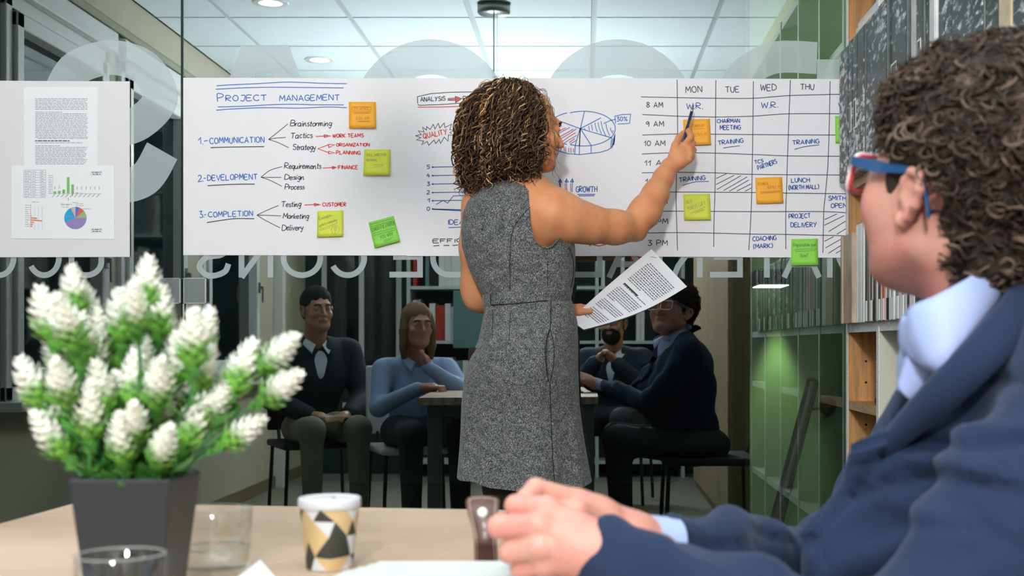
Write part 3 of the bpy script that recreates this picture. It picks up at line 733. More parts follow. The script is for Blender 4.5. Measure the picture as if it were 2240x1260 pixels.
# the second poster
ink('box_rule', za([[(44,182),(42,134),(140,112),(280,103),(440,100)], [(44,190),(60,195),(200,190),(330,181),(460,180)]]), 1.7, inkk, s2, DI[2])
ink('red_rule', za([[(44,208),(200,207),(330,203),(520,202)]]), 2.0, inkr, s2, DI[2])
ink('heading', text_strokes('ANALYSIS', 920, 222, 974, 220, 9, seed=5) + text_strokes('PLAN', 1013, 220, 1052, 220, 9, seed=6), 1.8, inkk, s2, DI[2])
ink('arrow_line', za([[(256,148),(308,143)], [(256,160),(308,160)], [(310,132),(356,148),(312,176),(310,132)]]), 1.5, inkk, s2, DI[2])
ar = MB(); ribbon2d(ar, za([[(258,155),(308,152)]])[0], 2.2)
q = za([[(312,136),(350,148),(314,172)]])[0]; n0 = len(ar.v); ar.add([(a, b, 0) for a, b in q], [(0, 1, 2)])
mesh_obj('arrow_fill', [P(v.x, v.y, DI[2]) for v in ar.v], ar.f, inkr, s2)
star = [(28,410),(70,402),(48,375),(88,384),(80,350),(106,370),(108,345),(132,366),(154,330),(166,362),(190,322),(200,356),(232,320),(236,352),(284,328),(270,366),(300,372),(272,388),(300,410),(262,404),(258,448),(232,420),(206,464),(196,436),(172,466),(160,440),(122,478),(112,450),(72,474),(86,448),(36,440),(66,424),(28,410)]
ink('star', za([star]), 1.5, inkk, s2, DI[2])
ink('quality_word', text_strokes('QUALITY', 927, 303, 978, 293, 11, seed=9), 2.0, inkr, s2, DI[2])
lines5 = [(632,5),(692,4),(752,3),(812,2),(870,1),(928,0)]
ink('chart_line', za([[(150,y),(300,y-4+(1 if n else 8)),(900,y-6+(0 if n else 18))] for y, n in lines5]), 1.9, inkd, s2, DI[2])
ink('chart_line_bold', za([[(150,929),(380,941),(700,952)]]), 2.6, inkd, s2, DI[2])
ink('chart_dot', [ell(900+150/3.231, 170+y/3.231, 1, 1, 0, 360, 8) for y, n in lines5], 2.0, inkd, s2, DI[2])
ink('chart_curve', za([[(174,896),(224,868),(256,886),(296,836),(380,832),(460,800)]]), 1.7, inkd, s2, DI[2])
st = []
for y, n in lines5: st += text_strokes(str(n), 934, 170+(y+10)/3.231, 940, 170+(y+10)/3.231, 8)
ink('chart_number', st, 1.8, inkd, s2, DI[2])
ink('ideas_word', text_strokes('IDEAS', 980, 491, 1024, 490, 10) + [[(981, 498), (1030, 496)]], 1.9, inkd, s2, DI[2])
ink('efficiency_word', text_strokes('EFFICIENCY', 948, 531, 1080, 529, 8) + [[(948, 538), (961, 537)], [(970, 537), (983, 537)], [(990, 537), (1002, 536)], [(1010, 536), (1040, 536)]], 2.0, inkk, s2, DI[2])
pc = (558, 520)
ink('pie_outline', z7([ell(590, 520, 325, 178, 115, -115, 30), ell(570, 520, 350, 178, 245, 115, 26), [(912,575),(906,650),(880,710),(840,738)] + [(760,762),(670,772),(550,785),(430,775),(340,750),(280,715)],
     [(558,520),(600,345)], [(558,520),(768,410)], [(558,520),(884,616)], [(558,520),(668,690),(668,768)], [(548,696),(556,520)], [(558,520),(548,690),(548,782)], [(552,528),(505,690),(500,782)], [(558,520),(380,455),(240,408)],
     [(876,622),(870,716)], [(888,625),(884,712)], [(900,610),(896,690)], [(905,590),(902,680)]]), 2.0, inkb, s2, DI[2])
ink('pie_hatching', z7([[(706,458),(716,510),(732,556)], [(738,456),(748,510),(774,574)], [(768,444),(784,520),(818,594)], [(818,470),(830,530),(858,592)], [(862,510),(874,545),(890,572)], [(888,535),(894,556)], [(670,476),(684,540)], [(642,494),(652,538)], [(600,515),(606,530)],
     [(520,520),(450,570),(330,640)], [(522,588),(450,630),(390,670)], [(450,508),(360,555),(300,600)], [(520,638),(455,676)], [(368,492),(280,540)], [(360,690),(358,745)], [(405,706),(410,760)], [(460,715),(464,765)], [(310,690),(310,735)]]), 1.7, inkb, s2, DI[2])
ink('pie_hatching_red', z7([[(486,526),(400,575),(300,630)], [(510,562),(450,596),(378,648)], [(502,620),(444,662)], [(410,510),(330,550)], [(366,482),(300,520)], [(334,690),(338,740)], [(390,706),(394,748)], [(438,718),(440,762)], [(486,724),(487,762)], [(286,670),(288,725)]]), 2.0, inkr, s2, DI[2])
ink('percent_box', z7([[(796,470),(860,438),(920,424)], [(918,470),(910,392),(990,376),(1072,373),(1060,466),(940,473)]]) + text_strokes('30%', 1349, 265, 1372, 264, 9), 1.8, inkb, s2, DI[2])
ink('growth_arrow', z7([[(352,1130),(350,1040)], [(334,1066),(352,1036),(368,1066),(334,1066)], [(420,1150),(415,1040)], [(400,1064),(418,1034),(434,1064),(400,1064)], [(474,1170),(476,1040)], [(454,1064),(478,1032),(488,1064),(454,1064)]]), 1.9, inkb, s2, DI[2])
ink('growth_arrow_red', z7([[(344,1076),(356,1130)], [(402,1078),(406,1150)], [(458,1078),(460,1165)]]), 2.0, inkr, s2, DI[2])
ink('growth_word', text_strokes('GROWTH', 1260, 420, 1306, 420, 12, seed=3) + [[(1263, 425.5), (1302, 425)], [(1266, 428.5), (1300, 428)]], 2.1, inkd, s2, DI[2])
ink('red_curve', [[(1290, 538), (1298, 530), (1290, 530), (1290, 538)], [(1290, 534), (1310, 538), (1328, 534), (1340, 528)], [(1262, 526), (1275, 529)]], 2.2, inkr, s2, DI[2])
# the timetable
grid = [[(1481,174),(1482,250),(1482,313),(1479,415),(1480,480),(1482,548)], [(1566,175),(1565,295),(1564,415),(1562,480),(1561,540)], [(1648,178),(1646,342),(1643,463),(1638,547)],
        [(1729,175),(1724,306),(1721,400),(1719,463),(1719,545)], [(1816,178),(1812,342),(1806,420),(1802,463),(1800,553)],
        [(1402,212),(1480,213.5),(1562,215),(1648,215),(1729,209),(1850,206)], [(1405,250.5),(1480,254),(1566,256),(1648,254),(1725,249),(1850,249)], [(1405,295.5),(1482,293),(1562,293.5),(1725,295),(1850,295.5)],
        [(1404,337),(1482,334),(1562,335),(1648,338),(1725,341),(1850,342)], [(1404,378),(1479,377),(1562,378),(1648,381.5),(1850,383)], [(1404,421),(1479,420),(1640,421),(1725,422.5),(1858,424)],
        [(1404,463),(1480,462),(1640,463),(1802,463),(1858,466)], [(1404,510),(1480,509),(1562,510),(1640,512),(1725,513),(1858,516)]]
ink('grid_line', grid, 1.7, inkk, s3, DI[3], True)
for i, (w, x0, y0, x1, y1, h) in enumerate([('MON', 1500, 203, 1536, 201, 13), ('TUE', 1587, 202, 1617, 201, 12), ('WED', 1664, 198, 1698, 198, 13), ('THU', 1751, 196, 1781, 196, 12)]):
    ink('day_name', text_strokes(w, x0, y0, x1, y1, h, seed=60+i), 1.8, inkk, s3, DI[3])
for i, (w, x0, x1, y) in enumerate([('8  AM', 1414, 1450, 235), ('9  AM', 1413, 1452, 277), ('10  AM', 1409, 1455, 319), ('11  AM', 1410, 1462, 362), ('12  AM', 1412, 1466, 403), ('1  PM', 1416, 1460, 445), ('2  PM', 1416, 1461, 490), ('3  PM', 1417, 1460, 537)]):
    ink('hour', text_strokes(w, x0, y, x1, y, 11, seed=70+i, space=1.6), 1.8, inkk, s3, DI[3])
for i, (w, x0, y0, x1, y1, h) in enumerate([('W.R.', 1502, 238, 1537, 238, 12), ('W.R.', 1666, 236, 1701, 235, 12), ('V', 1834, 236, 1842, 236, 11), ('CHAIRMAN', 1569, 269, 1618, 268, 8), ('MEETING', 1575, 284, 1620, 283, 9), ('TRAINING', 1571, 317, 1626, 312, 9),
        ('TRAINING', 1734, 317, 1792, 313, 9), ('TCS', 1651, 358, 1670, 355, 7), ('PARTNERS', 1659, 372, 1700, 357, 9), ('TRAINING', 1486, 398, 1543, 393, 9), ('LUNCH', 1731, 399, 1771, 398, 9), ('(NORTH MALL)', 1725, 415, 1791, 413, 9),
        ('SMITH', 1812, 438, 1850, 438, 9), ('OPEN', 1818, 455, 1852, 454, 9), ('PROJECT', 1726, 478, 1773, 476, 9), ('DELIVERY', 1730, 497, 1786, 496, 9.5), ('COACHING', 1647, 527, 1698, 525, 9), ('(MARK)', 1648, 544, 1690, 542, 9)]):
    ink('entry', text_strokes(w, x0, y0, x1, y1, h, seed=80+i, gap=1.0), 1.9, inkd, s3, DI[3])
ink('entry_underline', [[(1582,324),(1600,321),(1618,319)], [(1738,327),(1760,321),(1792,317)], [(1493,406),(1520,398),(1551,397)]], 1.8, inkd, s3, DI[3], True)
for H3 in ([[(510,632),(575,602)], [(510,668),(620,612)], [(515,698),(660,614)], [(556,704),(697,622)], [(590,708),(708,640)], [(634,707),(720,664)], [(684,708),(722,688)]],
     [[(1160,878),(1235,844)], [(1160,912),(1278,854)], [(1185,950),(1292,884)], [(1235,966),(1292,930)], [(1160,1008),(1215,980)], [(1166,1048),(1278,984)], [(1184,1080),(1292,1012)], [(1228,1080),(1292,1044)]]): ink('hatching', z4(H3), 1.6, inkk, s3, DI[3])
# sticky notes
def sticky(c, m, label, texts, pen, lift=.009, dd=3.6295, rules=()):
    """c: four pixel corners TL, TR, BR, BL"""
    N = 6; top = []; 
    def at(u, v, o=0.0):
        x = (c[0][0]*(1-u)+c[1][0]*u)*(1-v)+(c[3][0]*(1-u)+c[2][0]*u)*v; y_ = (c[0][1]*(1-u)+c[1][1]*u)*(1-v)+(c[3][1]*(1-u)+c[2][1]*u)*v
        cur = lift*max(0, v-.25)**1.8*(1 + .35*u)
        p = P(x, y_, dd); return Vector((p.x, dd-cur-o, p.z))
    vs = [at(i/N, j/N, .0003) for j in range(N+1) for i in range(N+1)] + [at(i/N, j/N, 0) for j in range(N+1) for i in range(N+1)]
    fs = []; K = (N+1)**2
    for j in range(N):
        for i in range(N):
            a = j*(N+1)+i; fs.append((a, a+N+1, a+N+2, a+1)); fs.append((K+a, K+a+1, K+a+N+2, K+a+N+1))
    edge = [i for i in range(N+1)] + [(j+1)*(N+1)-1 for j in range(1, N+1)] + [N*(N+1)+i for i in range(N-1, -1, -1)] + [j*(N+1) for j in range(N-1, 0, -1)]
    for a, b in zip(edge, edge[1:]+edge[:1]): fs.append((a, b, K+b, K+a))
    o = mesh_obj('sticky_note', vs, fs, m, None, True)
    tag(o, label, 'sticky note', 'sticky notes on the posters')
    sts = []
    for w, u0, v0, u1, v1, h in texts: sts += [[((x-0)/100, (y_-0)/100) for x, y_ in s] for s in text_strokes(w, u0*100, v0*100, u1*100, v1*100, h*100, seed=len(w))]
    for r_ in rules: sts.append(list(r_))
    mb = MB()
    for s in sts: ribbon2d(mb, [Vector((a, b, 0)) for a, b in s], .016)
    mesh_obj('pen_writing', [at(v.x, v.y, .0008) for v in mb.v], mb.f, pen, o)
    return o
yel = mat('note_yellow', (.72, .76, .07), .6); org = mat('note_orange', (1.0, .44, .035), .6); grn = mat('note_green', (.28, .70, .08), .6)
penk = mat('pen_grey_green', (.38, .40, .10), .6); peno = mat('pen_on_orange', (.70, .24, .02), .6); peng = mat('pen_on_green', (.08, .30, .05), .6)
sticky([(763,223),(822,223),(823,281),(764,281)], org, 'orange sticky note reading 25 APRIL beside the poster heading', [('25 APRIL', .18, .34, .78, .31, .13), ('8:00 AM', .26, .68, .74, .68, .11)], peno,
       rules=[[(.12,.38),(.12,.19),(.82,.19),(.82,.36),(.08,.38)], [(.14,.41),(.8,.41)], [(.2,.44),(.78,.43)], [(.3,.73),(.76,.73)], [(.34,.76),(.76,.75)]])
sticky([(797,327),(854,327),(854,384),(795,384)], yel, 'yellow sticky note reading CALL JAMES FOR BOOKING right of FINANCE', [('CALL JAMES FOR', .1, .26, .84, .24, .09), ('BOOKING', .1, .45, .48, .45, .08)], penk, rules=[[(.36,.6),(.72,.58),(.68,.64),(.38,.69)]])
sticky([(694,462),(751,460),(751,517),(694,519)], yel, 'yellow sticky note with a circled exclamation mark below CUSTOMER', [('Remember', .07, .36, .56, .22, .13), ('update company', .08, .62, .76, .40, .12)], penk,
       rules=[[(.12,.7),(.4,.6),(.74,.5),(.76,.34)], [(.14,.75),(.5,.64)], ell(.7,.74,.15,.17,0,360,20), [(.66,.64),(.68,.8),(.72,.8),(.73,.64),(.66,.64)], ell(.7,.86,.015,.015,0,360,6)])
wave = lambda y_, a: [(.06+.86*i/16, y_+(.03 if i % 2 else -.01)+a*i/16) for i in range(17)]
sticky([(806,487),(861,472),(876,528),(820,543)], grn, 'tilted green sticky note reading CONGRATULATIONS at the poster bottom', [('CONGRATULATIONS!!!', .05, .37, .96, .33, .13), ('YOU WIN!', .3, .74, .8, .70, .14)], peng, rules=[wave(.08, 0), wave(.17, 0), wave(.44, 0), wave(.52, 0), [(.4,.82),(.78,.78)], [(.4,.87),(.7,.84)]])
sticky([(1494,262),(1553,260),(1555,317),(1497,319)], org, 'orange sticky note behind the woman\'s pen in the MON column', [('THE COMPANY', .1, .32, .78, .30, .11), ('12345-15', .36, .65, .86, .64, .12)], peno, rules=[[(.3,.38),(.78,.36)]])
sticky([(1652,389),(1711,387),(1713,444),(1654,446)], org, 'orange sticky note reading TECHNICAL SERVICE PC in the WED column', [('TECHNICAL', .07, .29, .5, .28, .09), ('SERVICE PC', .42, .44, .93, .43, .1)], peno, rules=[[(.14,.55),(.88,.52),(.88,.54),(.16,.58),(.9,.58)], [(.14,.62),(.9,.58)]])
sticky([(1495,425),(1553,424),(1555,481),(1496,482)], yel, 'yellow sticky note reading BUY MARYS GIFT in the MON column', [('BUY', .1, .37, .34, .33, .13), ('MARYS GIFT', .16, .62, .84, .42, .14)], penk, rules=[[(.25,.75),(.8,.5)], [(.5,.66),(.78,.6),(.42,.74),(.7,.64)]])
sticky([(1731,523),(1789,522),(1789,580),(1730,581)], grn, 'green sticky note hanging over the timetable bottom under DELIVERY', [('Registration gym', .08, .28, .92, .28, .12), ('Now?', .36, .7, .64, .68, .13)], peng, rules=[[(.1,.42),(.5,.38),(.95,.4)], [(.14,.47),(.9,.44)]])
sticky([(1827,254),(1886,254),(1886,312),(1827,313)], grn, 'green sticky note half hidden by the marbled boxes', [('US', .15, .32, .4, .3, .12), ('VISIT', .12, .56, .5, .55, .1)], peng)

# the board on the left pane with its two prints
DB = 3.6320
b0 = sheet('poster_board', -120, 176, 284, 563, DB, m_board, 'grey white board on the left glass pane carrying two prints', 'board', py1b=562, py0b=178)
pr = sheet('printed_page', 52, 190, 213, 400, DB-.0008, m_paper2, 'upper printed page full of small text on the left board', 'printed page')
ch = sheet('chart_page', 25, 362, 250, 522, DB-.0016, m_paper2, 'lower printed page with bar charts and a pie chart', 'printed page', py1b=523, py0b=362)
m_txt = mat('print_grey', (.36, .36, .42), .7); m_txt2 = mat('print_dark', (.12, .12, .17), .7)
def textlines(name, rows, par, d, m, w=1.6, xf=None, sd=1, wl=(3, 11), gap=1.5):
    r = random.Random(sd); sts = []
    for x0, x1, y in rows:
        x = x0
        while x < x1-2:
            l = min(r.uniform(*wl), x1-x); sts.append([(x, y), (x+l, y)]); x += l+gap
    return ink(name, sts, w, m, par, d, xf=xf)
rows = [(77, (191 if i not in (8,) else 130), 216+3.35*i) for i in range(8)] + [(77, 136, 245.5)] + [(77, 192-(i % 3), 249+3.4*i) for i in range(16)] + [(83, 191, 303)]
textlines('text_block', rows, pr, DB-.0012, m_txt, 1.35)
textlines('text_block', [(77, 155, 308)], pr, DB-.0012, m_txt2, 2.4)
textlines('text_block', [(77, 180, 312.5), (77, 132, 319)] + [(77, 191-(i % 4)*2, 322.5+3.3*i) for i in range(12)], pr, DB-.0012, m_txt, 1.35, sd=5)
dch = DB-.0020
tb = [[(52,y), (100,y)] for y in [372+5.5*i for i in range(12)]] + [[(x,372),(x,432)] for x in (52,68,77,89,100)]
ink('table_grid', tb, .6, m_txt, ch, dch)
textlines('table_text', [(54,66,375+5.5*i) for i in range(11)] + [(71,75,375+5.5*i) for i in range(11)] + [(90,98,375+5.5*i) for i in range(11)], ch, dch, m_txt, 1.3)
m_bg = mat('bar_green', (.22, .52, .17), .6); m_bo = mat('bar_orange', (.80, .28, .20), .6)
bars_ = MB()
for i, h in enumerate([5, 6, 9, 36, 20, 2, .8, .5, .4, .4, .4]):
    x = 120+9.7*i; bars_.add([(x-3, 423.5, 0), (x+3, 423.5, 0), (x+3, 423.5-h, 0), (x-3, 423.5-h, 0)], [(0,1,2,3)])
mesh_obj('green_bars', [P(v.x, v.y, dch) for v in bars_.v], bars_.f, m_bg, ch)
ink('bar_label', [[(120+9.7*i, 419-h), (120.2+9.7*i, 412-h)] for i, h in enumerate([5, 6, -4, -20, -10, 4, 4, 4, 4, 4, 4])] + [[(114+9.7*i, 431), (120+9.7*i, 425)] for i in range(11)], .9, m_txt2, ch, dch-.0002)
textlines('axis_text', [(106,114,384+3.9*i) for i in range(11)], ch, dch, m_txt, 1.2)
ink('axis', [[(115,424),(222,424)], [(115,382),(115,424)]], .5, m_txt, ch, dch)
ob = MB()
for i, w in enumerate([1.2, 1.2, 1, 1, 1.4, 2.4, 15, 26, 7.5, 5.5, 4]):
    y_ = 449+4.6*i; dy = w*.08; ob.add([(66.5, y_-1.5, 0), (66.5+w, y_-1.5+dy, 0), (66.5+w, y_+1.5+dy, 0), (66.5, y_+1.5, 0)], [(0,1,2,3)])
mesh_obj('orange_bars', [P(v.x, v.y, dch) for v in ob.v], ob.f, m_bo, ch)
textlines('axis_text', [(55,64,449+4.6*i) for i in range(11)] + [(70,85,442)], ch, dch, m_txt, 1.2)
ink('axis', [[(66,447),(66,500)]] + [[(76+8*i,452),(76+8*i,503)] for i in range(3)], .4, m_txt, ch, dch)
pcx, pcy = 165, 477; a = 90
for nm, frac, col in [('pie_slice', .06, (.05,.20,.55)), ('pie_slice', .08, (.80,.12,.12)), ('pie_slice', .11, (.30,.50,.22)), ('pie_slice', .44, (.33,.23,.52)), ('pie_slice', .24, (.02,.38,.72)), ('pie_slice', .035, (.90,.38,.25)), ('pie_slice', .035, (.55,.55,.70))]:
    pts = [(pcx, pcy)] + [(pcx+24.5*math.cos(math.radians(a-360*frac*i/12)), pcy-24.5*math.sin(math.radians(a-360*frac*i/12))) for i in range(13)]
    mesh_obj(nm, [P(x, y_, dch) for x, y_ in pts], [tuple(range(14))], mat('pie_%d' % int(frac*1000+col[0]*100), col, .6), ch); a -= 360*frac
textlines('chart_text', [(143,160,473), (174,188,475), (161,178,490), (133,150,448), (133,141,446), (143,158,447), (158,174,443), (166,182,446), (166,183,450), (180,200,457), (135,150,453)], ch, dch-.0002, m_txt, 1.0)
for y_ in (379, 504):
    o = textlines('stamp', [(201,221,y_-1.8), (202,220,y_+2)], ch, dch, m_txt2, 1.8); ink('stamp_frame', [[(199,y_-4),(222.5,y_-4),(222.5,y_+4.5),(199,y_+4.5),(199,y_-4)]], .5, m_txt, ch, dch)

# ------------------------------------------------------------------ table
m_table = None
def oak_table():
    m = bpy.data.materials.new('pale_oak_top'); m.use_nodes = True; nt = m.node_tree; b = nt.nodes['Principled BSDF']
    tc = nt.nodes.new('ShaderNodeTexCoord'); mp = nt.nodes.new('ShaderNodeMapping'); mp.inputs['Rotation'].default_value = (0, 0, math.radians(-38)); mp.inputs['Scale'].default_value = (1, 7, 1)
    wv = nt.nodes.new('ShaderNodeTexWave'); wv.bands_direction = 'Y'; wv.inputs['Scale'].default_value = 4.5; wv.inputs['Distortion'].default_value = 5; wv.inputs['Detail'].default_value = 4; wv.inputs['Detail Scale'].default_value = 1.0
    r = nt.nodes.new('ShaderNodeValToRGB'); r.color_ramp.elements[0].position = .42; r.color_ramp.elements[1].position = .86; r.color_ramp.elements[0].color = (.34, .225, .15, 1); r.color_ramp.elements[1].color = (.56, .40, .30, 1)
    n = nt.nodes.new('ShaderNodeTexNoise'); n.inputs['Scale'].default_value = 3
    ad = nt.nodes.new('ShaderNodeMath'); ad.operation = 'MULTIPLY_ADD'; ad.inputs[1].default_value = .35
    nt.links.new(tc.outputs['Object'], mp.inputs[0]); nt.links.new(mp.outputs[0], wv.inputs[0]); nt.links.new(tc.outputs['Object'], n.inputs[0])
    nt.links.new(wv.outputs['Fac'], ad.inputs[0]); nt.links.new(n.outputs['Fac'], ad.inputs[2]); nt.links.new(ad.outputs[0], r.inputs[0]); nt.links.new(r.outputs[0], b.inputs['Base Color'])
    b.inputs['Roughness'].default_value = .55; b.inputs['Specular IOR Level'].default_value = .3; return m
m_table = oak_table()
TZ = .74
tc_ = [Vector((-.727, 1.806, TZ)), Vector((.0465, 1.705, TZ))]
u = Vector((.0, -1, 0)); ul = Vector((-.05, -1, 0)).normalized()
near = [tc_[0] + Vector((-.075, -1.55, 0)), tc_[1] + Vector((-.0, -1.35, 0))]
tbl = empty('table', (-.4, 1.1, 0), 'pale oak meeting table carrying the potted plant and cups', 'table')
q = [near[0], near[1], tc_[1], tc_[0]]
vs = q + [v - Vector((0, 0, .032)) for v in q]
mesh_obj('tabletop', vs, [(0,1,2,3),(7,6,5,4),(0,4,5,1),(1,5,6,2),(2,6,7,3),(3,7,4,0)], m_table, tbl)
m_leg = mat('table_frame_grey', (.12, .15, .15), .4)
MB().box((-.68, .42, .65), (0, .46, .707)).box((-.68, 1.60, .65), (0, 1.64, .707)).box((-.70, .42, .65), (-.66, 1.64, .707)).box((-.02, .42, .65), (.02, 1.64, .707)).build('apron', m_leg, tbl)
for x, y_ in ((-.68, .44), (-.02, .44), (-.68, 1.62), (0, 1.62)): MB().box((x-.03, y_-.03, 0), (x+.03, y_+.03, .707), bev=.003).build('leg', m_leg, tbl)

# ------------------------------------------------------------------ plant
pot = empty('potted_plant', (-.403, 1.135, TZ), 'white cone shaped artificial flowers in a square black pot on the oak table', 'potted plant')
m_pot = mat('pot_charcoal', (.016, .019, .024), .42, spec=.5)
def frustum(mb, c, z0, w0, z1, w1, d0=None, d1=None):
    d0 = d0 or w0; d1 = d1 or w1
    mb.add([(c[0]+sx*w/2, c[1]+sy*d/2, z) for z, w, d in ((z0, w0, d0), (z1, w1, d1)) for sx, sy in ((-1,-1),(1,-1),(1,1),(-1,1))], [(0,3,2,1),(0,1,5,4),(1,2,6,5),(2,3,7,6),(3,0,4,7)])
pc_ = (-.403, 1.135)
bm = bmesh.new()
ws = [(.0, .066), (.108, .088), (.108, .080), (.095, .078)]
vv = []
for z, w in ws: vv.append([bm.verts.new((pc_[0]+sx*w/2, pc_[1]+sy*w/2, TZ+.0005+z)) for sx, sy in ((-1,-1),(1,-1),(1,1),(-1,1))])
bm.faces.new(vv[0][::-1])
for i in range(3):
    for k in range(4): bm.faces.new((vv[i][k], vv[i][(k+1) % 4], vv[i+1][(k+1) % 4], vv[i+1][k]))
bmesh.ops.bevel(bm, geom=[e for e in bm.edges if len(e.link_faces) == 2], offset=.0022, segments=3, affect='EDGES', profile=.5)
me = bpy.data.meshes.new('pot'); bm.to_mesh(me); bm.free(); me.materials.append(m_pot)
o = bpy.data.objects.new('pot', me); C.objects.link(o); put(o, pot)
soil = MB(); 
for i in range(90): soil.ball((pc_[0]+rnd.uniform(-.034, .034), pc_[1]+rnd.uniform(-.034, .034), TZ+.092+rnd.uniform(0, .003)), rnd.uniform(.003, .006), 6)
soil.box((pc_[0]-.0385, pc_[1]-.0385, TZ+.06), (pc_[0]+.0385, pc_[1]+.0385, TZ+.092))
so = soil.build('soil', mat('moss_dark', (.03, .05, .02), .9), pot); so['kind'] = 'stuff'
def attr_mat(name, rough=.55, attr='col', sub=0, spec=.3, trans=0):
    m = bpy.data.materials.new(name); m.use_nodes = True; nt = m.node_tree; b = nt.nodes['Principled BSDF']
    a_ = nt.nodes.new('ShaderNodeAttribute'); a_.attribute_name = attr
    nt.links.new(a_.outputs['Color'], b.inputs['Base Color']); b.inputs['Roughness'].default_value = rough; b.inputs['Specular IOR Level'].default_value = spec
    return m
m_flower = attr_mat('flower_white_green', .6)
m_stem = mat('stem_green', (.045, .17, .05), .5); m_leaf = mat('leaf_green', (.10, .33, .06), .5, noise_amt=.3, noise_scale=60)
def set_col(me, cols):
    at = me.color_attributes.new('col', 'FLOAT_COLOR', 'POINT')
    at.data.foreach_set('color', np.array(cols, np.float32).ravel())
def flower_mesh(seed):
    r = random.Random(seed); vs = []; fs = []; cols = []
    n = 64; L = .040
    for i in range(n):
        t = i/n; a = i*2.39996; z = t*L
        rad = .0115*math.sin(PI*min(1, .22+.80*t))**.7*(1.05-.25*t)
        size = (.0105-.005*t)*r.uniform(.85, 1.15)
        out = Vector((math.cos(a), math.sin(a), 0)); side = Vector((-math.sin(a), math.cos(a), 0))
        tilt = math.radians(52+25*t+r.uniform(-8, 8)); d = (out*math.cos(tilt)+Vector((0, 0, 1))*math.sin(tilt))
        b0 = out*rad*.55+Vector((0, 0, z)); n0 = len(vs)
        w = size*.42
        vs += [b0-side*w*.5, b0+side*w*.5, b0+d*size*.6+side*w+out*.0012, b0+d*size*1.1+out*.0022, b0+d*size*.6-side*w+out*.0012, b0+d*size*.62+out*.003]
        fs += [(n0, n0+1, n0+5), (n0+1, n0+2, n0+5), (n0+2, n0+3, n0+5), (n0+3, n0+4, n0+5), (n0+4, n0, n0+5)]
        g = min(1, max(0, (t-.16+r.uniform(-.10, .10))/.30))
        wcol = Vector((.93, .91, .87)); gcol = Vector((.16, .42, .06)); c1 = gcol.lerp(wcol, g); c0 = gcol.lerp(wcol, max(0, g-.35))
        cols += [(*c0, 1), (*c0, 1), (*c1, 1), (*c1, 1), (*c1, 1), (*(c0*.5+c1*.5), 1)]
    mb = MB(); mb.ball((0, 0, L*.5), (.0075, .0075, L*.5), 8); n0 = len(vs)
    vs += mb.v; fs += [tuple(i+n0 for i in f) for f in mb.f]; cols += [(.35, .45, .2, 1) if v.z < L*.4 else (.7, .7, .6, 1) for v in mb.v]
    me = bpy.data.meshes.new('flower_head'); me.from_pydata([tuple(v) for v in vs], [], fs); me.materials.append(m_flower); set_col(me, cols); me.update(); return me
fm_ = [flower_mesh(s) for s in range(4)]
heads = [(165,655,0,0),(318,648,5,1),(118,715,-14,0),(205,695,-4,2),(268,722,0,1),(345,705,8,1),(436,745,6,1),(568,778,48,1),(572,842,55,0),(505,828,22,0),(145,792,-8,2),(205,805,4,0),(98,862,-22,0),(150,855,0,-2),
         (198,930,2,-2),(238,872,-6,-1),(296,935,6,-2),(342,858,10,-2),(388,812,4,1),(432,826,18,0),(482,940,52,0),(398,948,24,-1),(346,984,20,-2),(318,780,0,2),(252,790,0,2),(440,898,30,0),(118,920,-26,0),(150,968,-34,-1),
         (372,758,0,2),(290,862,0,-1),(225,748,-6,1),(400,880,14,1),(178,770,-8,-1),(262,905,0,0),(310,820,4,0),(465,865,28,1),(350,920,14,0),(170,730,-8,-2),(300,690,2,-2),(395,900,8,2),(215,860,-4,2),(330,740,4,2),(270,980,0,-2),(180,900,-12,2),(420,770,10,-2),(350,800,6,2),(150,905,-20,1)]
base = Vector((pc_[0], pc_[1], TZ+.09)); m_brac = mat('stem_leaf', (.14, .40, .07), .5)
leaves = MB()
for i, (px, py, tl, dz) in enumerate(heads):
    d = 1.135 - .0 + dz*.017 + rnd.uniform(-.006, .006)
    p = P(px, py+34, d)
    me = fm_[i % 4]; o = bpy.data.objects.new('flower_head', me); C.objects.link(o)
    o.location = p; sc = rnd.uniform(1.02, 1.24)
    o.scale = (sc, sc, sc)
    o.rotation_euler = (rnd.uniform(-.25, .3)+(.35 if dz < -1 else 0), math.radians(tl)+rnd.uniform(-.1, .1), rnd.uniform(0, 6)*0)
    put(o, pot)
    up = o.rotation_euler.to_matrix() @ Vector((0, 0, 1))
    b = base + Vector((rnd.uniform(-.022, .022), rnd.uniform(-.022, .022), 0))
    mid = b.lerp(p, .5) + Vector((0, 0, -.008))
    q1 = p - up*.03
    MB().tube(catmull([b, mid.lerp(q1, .45), q1, p+up*.004], 5), .0016, 6).build('stem', m_stem, pot, True)
    # small bracts below the head and leaves on the stem
    for k in range(9):
        a = k*2.4; out = Vector((math.cos(a), math.sin(a), 0)); t = k/9
        c = p - up*(.004+.014*t); s_ = .012+.006*(1-t)
        v1 = c + (out*.55+up*.85)*s_; sd = up.cross(out).normalized()*s_*.32
        leaves.add([c, c+(v1-c)*.5+sd, v1, c+(v1-c)*.5-sd], [(0,1,2,3)])
    for k in range(11):
        t = rnd.uniform(.12, 1.0); c = b.lerp(q1, t); a = rnd.uniform(0, 6.28)
        dr = Vector((math.cos(a)*.7, math.sin(a)*.7, .6)).normalized(); s_ = rnd.uniform(.02, .038); sd = dr.cross(Vector((0, 0, 1))).normalized()*s_*.24
        leaves.add([c, c+dr*s_*.5+sd, c+dr*s_-Vector((0, 0, .003)), c+dr*s_*.5-sd], [(0,1,2,3)])
o = leaves.build('foliage', m_leaf, pot); o['kind'] = 'stuff'

